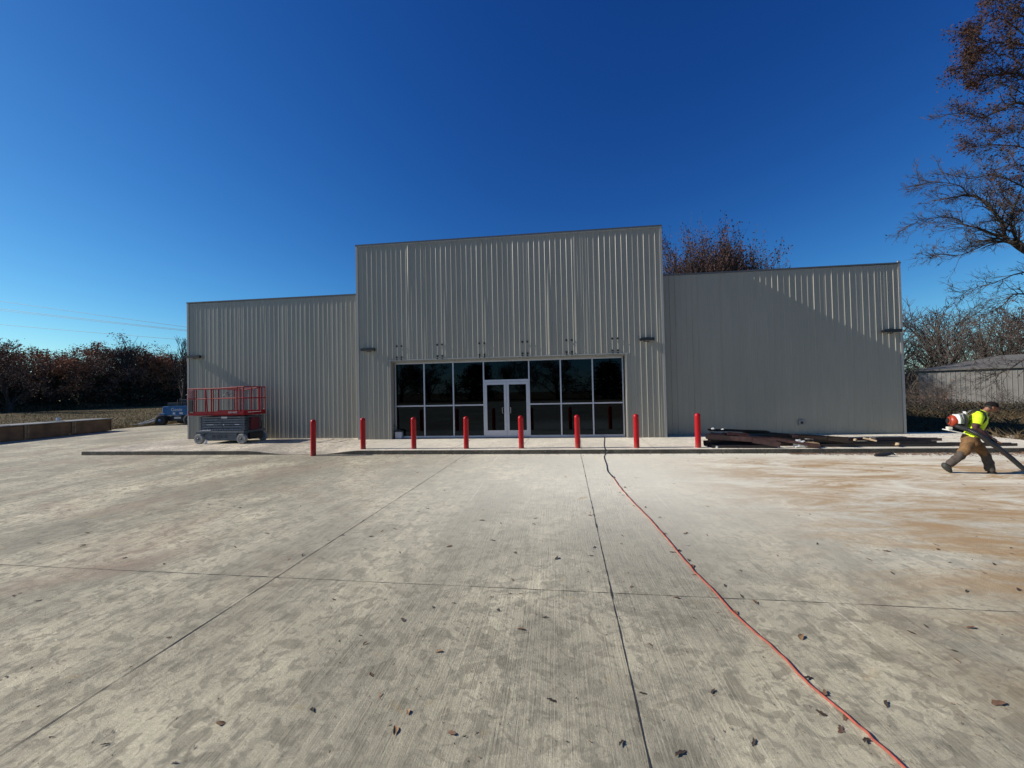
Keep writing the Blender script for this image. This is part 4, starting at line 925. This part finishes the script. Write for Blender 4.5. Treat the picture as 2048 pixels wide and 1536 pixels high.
# the big oak at the right edge: limbs follow the photo's limbs, at real depth
OAK = thing('oak_tree', 'large oak reaching in from the right edge, bare lower limbs and brown leaves above', 'tree', (0, 0, 0))
wood, lv, tr = MB(), MB(), MB(); og = random.Random(404)
TB = at(2235, 850, y=8.5); TB.z = 0
def ax_(u, v, dy=0): return at(u, v, y=7.5+dy)
fork = at(2200, 560, y=8.2)
tr.tube([TB+Vector((0, 0, -.2)), TB+Vector((.05, 0, 1.2)), TB.lerp(fork, .6), fork], [.62, .50, .42, .36], 10)
top = at(2215, -260, y=8.6); tr.tube([fork, fork.lerp(top, .4)+Vector((.4, 0, 0)), fork.lerp(top, .75)+Vector((-.3, .2, 0)), top], [.36, .26, .16, .06], 8)
limbs = [
 ([(2200, 560), (2110, 535), (2048, 502), (2025, 486), (2010, 474), (2004, 446), (1988, 425), (1973, 404), (1936, 391), (1900, 396), (1862, 402)], 0, .17, 0),
 ([(2010, 474), (1988, 469), (1970, 461), (1949, 454), (1926, 448), (1915, 438), (1879, 434), (1846, 442), (1816, 451)], .3, .07, 0),
 ([(2030, 480), (2014, 482), (1983, 484), (1947, 500), (1915, 511), (1880, 508), (1862, 515)], -.4, .06, 0),
 ([(2120, 540), (2048, 492), (2030, 472), (2022, 446), (2025, 425), (2040, 386), (2052, 350)], .6, .12, 1),
 ([(2200, 590), (2120, 560), (2048, 545), (1988, 566), (1955, 574), (1921, 584)], -.6, .06, 0),
 ([(2205, 620), (2120, 590), (2048, 588), (2025, 590), (2006, 610), (1973, 628), (1931, 638)], .5, .07, 0),
 ([(2205, 660), (2120, 640), (2060, 650), (2010, 668), (1978, 690), (1955, 700)], -.9, .05, 0),
 ([(2210, 690), (2130, 690), (2060, 712), (2020, 738), (1990, 748), (1972, 752)], -1.8, .05, 0),
 ([(2212, 380), (2120, 300), (2048, 208), (2001, 221), (1962, 235), (1931, 226), (1895, 229)], -.3, .09, 1),
 ([(2212, 300), (2120, 200), (2048, 151), (2014, 148), (1975, 150), (1936, 146), (1926, 120)], .5, .09, 2),
 ([(2212, 200), (2120, 130), (2035, 86), (2000, 86), (1973, 83), (1950, 70)], -.6, .08, 2),
 ([(2214, 100), (2110, 60), (2040, 30), (2010, 10), (1998, -10)], .2, .08, 2),
 ([(2214, 160), (2100, 110), (2010, 40), (1975, 45), (1955, 60)], -1.2, .06, 2),
 ([(2212, 240), (2110, 190), (2030, 120), (1980, 105), (1958, 108)], 1.2, .06, 2),
 ([(2210, 330), (2120, 250), (2050, 190), (1995, 165), (1960, 170)], 1.4, .06, 2),
 ([(2206, 470), (2120, 420), (2040, 370), (1985, 350), (1941, 357), (1884, 346)], .9, .07, 0),
 ([(2004, 446), (1960, 398), (1936, 388), (1920, 372), (1889, 365), (1858, 365), (1835, 372)], -.3, .045, 0),
 ([(2208, 420), (2130, 350), (2060, 300), (2005, 290), (1965, 290), (1940, 288)], 1.0, .07, 1),
 ([(2208, 440), (2130, 400), (2070, 340), (2020, 330), (1980, 345)], -1.4, .06, 1),
 ([(2212, 350), (2140, 300), (2080, 250), (2030, 265), (1985, 262)], 1.8, .06, 1),
 ([(2208, 520), (2140, 470), (2080, 430), (2045, 420), (2010, 400), (1990, 385)], 1.9, .06, 1)]
for (px_, dy, r0_, leafy) in limbs:
    n = len(px_); P_ = []
    for i, (u, v) in enumerate(px_):
        t = i/(n-1); P_.append(at(u, v, y=8.2-.7*t+dy*t+.35*math.sin(i*1.7+dy)*t))
    P2 = smooth_path(P_, 3); m_ = len(P2); rs = [max(.014, r0_*(1-.9*(i/(m_-1))**.8)) for i in range(m_)]
    wood.tube(P2, rs, 6, cap=False)
    for i in range(m_//4, m_):
        if P2[i].x > 33: continue
        for c_ in range(2 if leafy else 2):
            ax = (P2[i]-P2[i-1]).normalized(); sd = ax.orthogonal().normalized(); sd.rotate(Matrix.Rotation(og.random()*6.283, 3, ax))
            nd = (ax*.75+sd*.62+Vector((-.15, 0, .05))).normalized()
            hi = leafy == 2 or (leafy == 1 and P2[i].x > 25.2)
            grow(og, wood, lv, P2[i], nd, og.uniform(.9, 1.9)*(1-.48*i/m_), max(.014, rs[i]*.5), 1, 3, up=.02, spread=.62, kids_=(3, 5) if not leafy else (4, 6), leafy=(.62 if leafy == 2 else .28) if hi else .012, leaf=.13, wander=.28, minr=.0075, segs=5, tuft=4)
tr.build('trunk', M_BARK, OAK, smooth=True); cr = wood.build('crown', M_BARK, OAK); lv.build('leaves', mat('oak_leaves', (.060, .027, .019), .75, spec=.2, var=.4, vscale=2.5), cr)

# dark treeline and open lot behind the camera, which the glass reflects
for k in range(16):
    plant(['brown', 'cedar', 'bare', 'brown'][k % 4], -60+k*8+vr.uniform(-2, 2), -75+vr.uniform(-5, 5), (8.5 if k % 4 != 1 else 6)+vr.random()*2.5, vr.random()*6, 'tree across the road, mirrored in the storefront glass', 'trees across the road', sxy=1.5)

# ------------------------------------------------------------------ worker with a backpack leaf blower
HD = R(-20); UX = Vector((math.cos(HD), math.sin(HD), 0)); AY = Vector((-math.sin(HD), math.cos(HD), 0)); P0_ = Vector((12.05, -6.1, 0)); RZ = Matrix.Rotation(HD, 4, 'Z')
def H(x, y, z): return UX*x+AY*y+Vector((0, 0, z))
def W(cx, cy, dy=0.):      # the walking figure's sagittal plane (heading HD, dy across it), read off in close-up coordinates
    d = _f+_r2*((1858+cx/8.53-1024)/FPX)-_u2*((790+cy/8.53-768)/FPX); t = (dy-(CAM-P0_).dot(AY))/d.dot(AY); return CAM+d*t
def widen(b, f):
    out = []
    for v in b.v:
        q = Vector(v)-P0_; a = q.dot(AY); out.append(tuple(P0_+q+AY*(a*(f-1))))
    b.v = out
def skin(name, V, E, Rr, m, parent, sub=2, root=0):
    me = bpy.data.meshes.new(name); me.from_pydata([tuple(v) for v in V], E, []); o = bpy.data.objects.new(name, me); COL.objects.link(o)
    o.modifiers.new('skin', 'SKIN'); o.modifiers['skin'].use_smooth_shade = True
    for i, d in enumerate(me.skin_vertices[0].data):
        r_ = Rr[i]; d.radius = r_ if isinstance(r_, tuple) else (r_, r_); d.use_root = (i == root)
    s_ = o.modifiers.new('sub', 'SUBSURF'); s_.levels = sub; s_.render_levels = sub
    me.materials.append(m); o.parent = parent; return o
class SK:
    def __init__(s): s.V = []; s.E = []; s.R = []
    def chain(s, pts, rs, frm=None):
        last = frm
        for p, r_ in zip(pts, rs):
            s.V.append(Vector(p)); s.R.append(r_); i = len(s.V)-1
            if last is not None: s.E.append((last, i))
            last = i
        return last
PER = thing('person', 'worker in yellow shirt, brown trousers and black cap leaning forward with a leaf blower', 'person', (0, 0, 0))
M_SKIN = mat('skin', (.24, .105, .065), .55, spec=.3, var=.08, vscale=30)
M_SHIRT = mat('hi_vis_shirt', (.62, .82, .015), .75, var=.12, vscale=14, bump=.4, bscale=18)
M_TROU = mat('brown_work_trousers', (.150, .078, .028), .85, var=.35, vscale=11, bump=.5, bscale=22)
M_TROUD = mat('grey_brown_gaiter', (.062, .048, .038), .85, var=.25, vscale=15, bump=.5, bscale=22)
M_BOOT = mat('boot', (.028, .027, .022), .7, var=.3, vscale=20); M_CAP = mat('cap_cloth', (.012, .010, .010), .9, spec=.1, var=.3, vscale=25)
M_SLEEVE = mat('dark_sleeve', (.060, .022, .022), .85, var=.3, vscale=20)
hip = W(735, 770); chest = W(850, 430); neck = W(935, 290); waist = W(775, 620); head = W(1065, 215)
b = SK()
b.chain([hip, waist, chest, W(905, 330)], [.09, .09, .09, .07]); top_i = 3
n1 = b.chain([W(955, 275), W(1010, 240), W(1050, 205), W(1065, 165)], [.055, .058, .082, .085], top_i)
b.chain([W(1100, 235)], [.062], n1-1)
# far arm and near arm with five fingers each
def hand(bk, i, wrist, d, side, up, s_=1.):
    d = d.normalized(); side = side.normalized()
    palm = bk.chain([wrist+d*.045*s_, wrist+d*.085*s_], [(.026, .016), (.030, .016)], i)
    for k, (off, ln) in enumerate(((-.030, .066), (-.010, .076), (.010, .071), (.029, .055))):
        a = wrist+d*.095*s_+side*off; c = a+d*ln*.5*s_-up*.012; e = a+d*ln*.72*s_-up*.042; bk.chain([a, c, e], [.0095, .009, .0075], palm)
    a = wrist+d*.05*s_-side*.034; bk.chain([a, a+d*.03-side*.018-up*.008, a+d*.055-side*.012-up*.03], [.012, .0105, .009], palm-1)
def arm(bk, sh, el, wr, d, dyhand):
    i = bk.chain([sh, sh.lerp(el, .5), el, el.lerp(wr, .5), wr], [.046, .042, .038, .034, .026], 2); hand(bk, i, wr, d, H(0, 1, .1), Vector((0, 0, 1)))
arm(b, W(860, 370, -.20), W(790, 560, -.27), W(1085, 770, -.24), H(1, 0, -.35), 0)
arm(b, W(905, 360, .20), W(900, 560, .24), W(1010, 700, .16), H(.8, -.3, -.5), 0)
def leg(bk, pts, rs): return bk.chain(pts, rs, 0)
FL = [W(830, 850, .10), W(945, 1010, .11), W(1010, 1150, .11), W(1040, 1290, .10)]
RL = [W(700, 850, -.09), W(585, 980, -.11), W(450, 1090, -.11), W(320, 1200, -.10)]
leg(b, FL, [.085, .062, .055, .04]); leg(b, RL, [.085, .062, .055, .04])
skin('body', b.V, b.E, b.R, M_SKIN, PER)
# face: nose, ear, eyes, chin set on the head
hd = Matrix.Rotation(R(28), 3, 'Y')       # head bowed forward
fc = MB(); c0 = W(1075, 205)
def bump_(c, s_, M=Matrix(), k=10):
    bm = bmesh.new(); bmesh.ops.create_uvsphere(bm, u_segments=k, v_segments=k-2, radius=1)
    fc.add([Vector(c)+H(v.co.x*s_[0], v.co.y*s_[1], v.co.z*s_[2]) for v in bm.verts], [tuple(v.index for v in f.verts) for f in bm.faces]); bm.free()
bump_(c0, (.098, .074, .105)); bump_(c0+H(.045, 0, -.06), (.055, .050, .050)); bump_(c0+H(.098, 0, -.018), (.022, .013, .024)); bump_(c0+H(.088, 0, -.062), (.015, .024, .011))
for s_ in (-1, 1): bump_(c0+H(-.015, s_*.076, -.012), (.018, .009, .03))
fc.build('head', M_SKIN, PER, smooth=True).name = 'face'
fc = MB()
for s_ in (-1, 1): bump_(c0+H(.085, s_*.03, .008), (.012, .011, .007), k=8)
fc.build('eye', mat('eye_dark', (.05, .035, .03), .3), PER, smooth=True)
fc = MB(); bump_(c0+H(-.022, 0, .012), (.088, .079, .098)); fc.v = [v for v in fc.v]; fc.build('hair', mat('dark_hair', (.02, .013, .01), .8), PER, smooth=True)
cp = MB(); k = 20; prof = [(0.0, .098), (.05, .09), (.085, .06), (.104, .02), (.106, -.015)]
T = Matrix.Translation(c0+H(-.004, 0, .038)) @ RZ @ Matrix.Rotation(R(14), 4, 'Y') @ Matrix.Diagonal((1.06, .86, .95, 1))
cp.lathe([(max(r_, .003), z) for r_, z in prof[::-1]], 24, T)
cap_o = cp.build('cap', M_CAP, PER, smooth=True)
br = MB(); vs = []
for i in range(9):
    a = (i/8-.5)*2.2
    for rr_, zz in ((.098, -.012), (.175 if abs(a) < .8 else .175-.07*(abs(a)-.8), -.030)):
        vs.append(T @ Vector((math.cos(a)*rr_, math.sin(a)*rr_*.9, zz)))
n_ = len(vs); vs += [v+Vector((0, 0, -.006)) for v in vs]
fs = [(2*i, 2*i+1, 2*i+3, 2*i+2) for i in range(8)]+[(n_+2*i+2, n_+2*i+3, n_+2*i+1, n_+2*i) for i in range(8)]+[(2*i+1, n_+2*i+1, n_+2*i+3, 2*i+3) for i in range(8)]
br.add(vs, fs); br.build('brim', M_CAP, cap_o, smooth=True)
# clothes: lofted cloth with soft folds
def loft(secs, k=20, fold=.006, fs_=9, cap=True, seed=0.):
    """secs: (centre, in-plane half width, across half width); sections stand square to the spine in the x-z plane"""
    b = MB(); n = len(secs); P_ = [Vector(q[0]) for q in secs]
    fine = []
    for i in range(n-1):
        for t in (0, .25, .5, .75): fine.append((i+t))
    fine.append(n-1.0)
    for f in fine:
        i = min(n-2, int(f)); t = f-i; c0_, c1_ = P_[i], P_[i+1]
        pm = P_[max(i-1, 0)]; pn = P_[min(i+2, n-1)]
        c = .5*((2*c0_)+(c1_-pm)*t+(2*pm-5*c0_+4*c1_-pn)*t*t+(3*c0_-pm-3*c1_+pn)*t**3)
        tg = (c1_-pm).lerp(pn-c0_, t); tg.normalize(); ac = AY.copy(); ac = (ac-tg*ac.dot(tg)).normalized(); inp = ac.cross(tg)
        e = t*t*(3-2*t); a = secs[i][1]*(1-e)+secs[i+1][1]*e; w_ = secs[i][2]*(1-e)+secs[i+1][2]*e
        for j in range(k):
            th = 2*math.pi*j/k; d = inp*math.cos(th)*a+ac*math.sin(th)*w_; q = c+d
            q += d.normalized()*noise.noise(q*fs_+Vector((seed, 0, 0)))*fold*2; b.v.append(q)
    m_ = len(fine)
    b.f = [(i*k+j, i*k+(j+1) % k, (i+1)*k+(j+1) % k, (i+1)*k+j) for i in range(m_-1) for j in range(k)]
    if cap: b.f += [tuple(range(k-1, -1, -1)), tuple((m_-1)*k+j for j in range(k))]
    return b
shirt_o = loft([(W(715, 715), .135, .165), (W(745, 660), .135, .170), (W(790, 560), .135, .185), (W(830, 460), .140, .200), (W(865, 370), .125, .195), (W(900, 310), .085, .135), (W(930, 275), .062, .075)], fold=.010, fs_=7).build('shirt', M_SHIRT, PER, smooth=True)
loft([(W(875, 325, -.13), .062, .05), (W(862, 365, -.20), .082, .066), (W(838, 430, -.235), .082, .068), (W(812, 495, -.255), .074, .064)], fold=.008).build('shirt_sleeve', M_SHIRT, shirt_o, smooth=True)
loft([(W(900, 335, .13), .06, .05), (W(900, 370, .20), .075, .062), (W(905, 440, .24), .070, .06), (W(905, 490, .25), .062, .056)], fold=.008).build('shirt_sleeve', M_SHIRT, shirt_o, smooth=True)
loft([(W(816, 480, -.256), .056, .054), (W(795, 545, -.27), .058, .056), (W(830, 590, -.275), .058, .052), (W(910, 640, -.268), .050, .046), (W(1010, 715, -.25), .038, .038), (W(1040, 738, -.247), .034, .034)], fold=.008, fs_=14).build('sleeve', M_SLEEVE, PER, smooth=True)
s = SK(); s.chain([W(1045, 742, -.245), W(1090, 775, -.24)], [(.032, .030), (.040, .030)])
for k_, (oy, L_) in enumerate(((-.030, .9), (-.010, 1.05), (.012, 1.0), (.030, .8))):
    a_ = W(1110, 785, -.24+oy); s.chain([a_, a_+H(.034*L_, 0, -.020), a_+H(.046*L_, 0, -.052)], [.0145, .0135, .012], 1)
a_ = W(1075, 765, -.275); s.chain([a_, a_+H(.03, -.012, .012), a_+H(.06, .0, .004)], [.016, .014, .012], 0)
skin('glove', s.V, s.E, s.R, M_BOOT, PER)
tr_o = loft([(W(735, 650), .118, .150), (W(715, 700), .140, .165), (W(700, 755), .155, .175), (W(720, 815), .150, .172), (W(745, 860), .115, .150)], fold=.010, fs_=8).build('trousers', M_TROU, PER, smooth=True)
loft([(W(745, 790, .07), .120, .095), (W(820, 860, .09), .118, .098), (W(905, 950, .11), .100, .092), (W(955, 1025, .115), .088, .084)], fold=.012, fs_=9).build('trouser_leg', M_TROU, tr_o, smooth=True)
loft([(W(715, 790, -.07), .125, .095), (W(670, 860, -.09), .125, .100), (W(610, 950, -.105), .105, .092), (W(555, 1010, -.115), .090, .084)], fold=.012, fs_=9, seed=5).build('trouser_leg', M_TROU, tr_o, smooth=True)
loft([(W(940, 1000, .115), .090, .085), (W(985, 1090, .115), .086, .082), (W(1020, 1180, .11), .090, .084), (W(1040, 1250, .105), .086, .080), (W(1048, 1295, .105), .080, .076)], fold=.012, fs_=12, seed=2).build('gaiter', M_TROUD, PER, smooth=True)
loft([(W(580, 985, -.115), .090, .085), (W(510, 1050, -.115), .084, .080), (W(430, 1115, -.115), .084, .080), (W(365, 1170, -.11), .080, .074), (W(340, 1192, -.11), .072, .070)], fold=.012, fs_=12, seed=7).build('gaiter', M_TROUD, PER, smooth=True)
s = SK(); s.chain([W(985, 1338, .10), W(1045, 1326, .10), (W(1110, 1340, .10)), W(1160, 1350, .10)], [(.070, .058), (.080, .060), (.068, .054), (.052, .040)]); s.chain([W(1050, 1270, .10)], [.080], 1); skin('boot', s.V, s.E, s.R, M_BOOT, PER)
s = SK(); s.chain([W(215, 1200, -.10), W(275, 1222, -.10), W(335, 1278, -.10), W(390, 1325, -.10)], [(.066, .056), (.078, .060), (.066, .054), (.050, .040)]); s.chain([W(330, 1165, -.105)], [.078], 1); skin('boot', s.V, s.E, s.R, M_BOOT, PER)

LB = thing('leaf_blower', 'backpack leaf blower with orange housing, white tank and black corrugated blowing tube', 'leaf blower', (0, 0, 0))
M_ORG = mat('blower_orange', (.34, .040, .012), .45, var=.25, vscale=14); M_WPL = mat('blower_white', (.66, .66, .62), .4, var=.06)
c = W(400, 440); b = MB(); T = Matrix.Translation(c) @ axisM(H(-1, 0, .06))
b.lathe([(.125, -.07), (.140, -.02), (.135, .02), (.115, .055), (.07, .075), (.02, .08)], 24, T); o = b.build('engine_housing', M_ORG, LB, smooth=True)
b = MB()
for k in range(12):
    a = k*math.pi/6; b.box(tuple(T @ Vector((math.cos(a)*.095, math.sin(a)*.095, .062))), (.012, .012, .05))
b.build('vent_grille', M_BLACK, o)
b = MB(); b.lathe([(.062, .070), (.062, .094), (.045, .10), (.01, .102)], 18, T); b.build('starter_cover', M_BLACK, o, smooth=True)
b = MB(); b.tube([W(470, 330), W(478, 400), W(485, 480)], [.060, .080, .075], 16); widen(b, 1.9); b.build('fan_case', M_WPL, LB, smooth=True)
b = MB(); b.tube([W(548, 310), W(545, 400), W(540, 490)], [.04, .06, .058], 14); widen(b, 2.2); b.build('back_plate', mat('blower_grey', (.10, .10, .10), .5), LB, smooth=True)
b = MB(); b.tube([W(600, 280), W(635, 370), W(615, 470), W(595, 560)], [.018, .028, .028, .02], 8); widen(b, 3); b.build('frame', M_WPL, LB, smooth=True)
b = MB(); p_, q_ = W(280, 590), W(570, 652); d_ = (q_-p_).normalized(); b.box(tuple((p_+q_)/2), ((q_-p_).length, .30, .022), 0, Matrix((d_, AY, d_.cross(AY))).transposed(), .008); b.build('base_plate', M_WPL, LB)
b = MB(); b.box(tuple(W(345, 565)), (.09, .12, .07), HD, bev=.02); b.build('fuel_tank', mat('tank_cream', (.62, .58, .48), .45), LB)
b = MB(); b.tube([W(560, 330), W(600, 420), W(590, 540)], [.05, .06, .05], 10); widen(b, 2.4); b.build('back_pad', M_BLACK, LB, smooth=True)
for s_ in (-1, 1):
    b = MB(); P_ = smooth_path([W(640, 330, s_*.12), W(740, 262, s_*.15), W(850, 265, s_*.17), W(935, 300, s_*.17), W(965, 370, s_*.17), W(950, 440, s_*.19), W(800, 560, s_*.19), W(660, 590, s_*.16)], 5)
    b.tube(P_, .022, 6); b.v = [v for v in b.v]; b.build('shoulder_strap', M_BLACK, LB, smooth=True)
P_ = smooth_path([W(470, 530, -.10), W(560, 560, -.20), W(680, 595, -.30), W(800, 650, -.34), W(900, 700, -.34)], 10)
b = MB(); n_ = len(P_); b.tube(P_, [.046+.007*(i % 2) for i in range(n_)], 14); b.build('corrugated_hose', M_BLACK, LB)
b = MB(); b.tube([W(880, 690, -.34), W(960, 745, -.335), W(1000, 790, -.335), W(1180, 900, -.33), W(1400, 1075, -.33), W(1640, 1285, -.33), W(1720, 1345, -.33)], [.052, .060, .056, .052, .050, .046, .042], 16); b.build('blower_tube', M_BLACK, LB, smooth=True)
b = MB(); b.tube([W(1090, 850, -.33), W(1110, 800, -.31), W(1125, 765, -.28)], [.02, .018, .02], 8); b.build('control_handle', M_BLACK, LB, smooth=True)
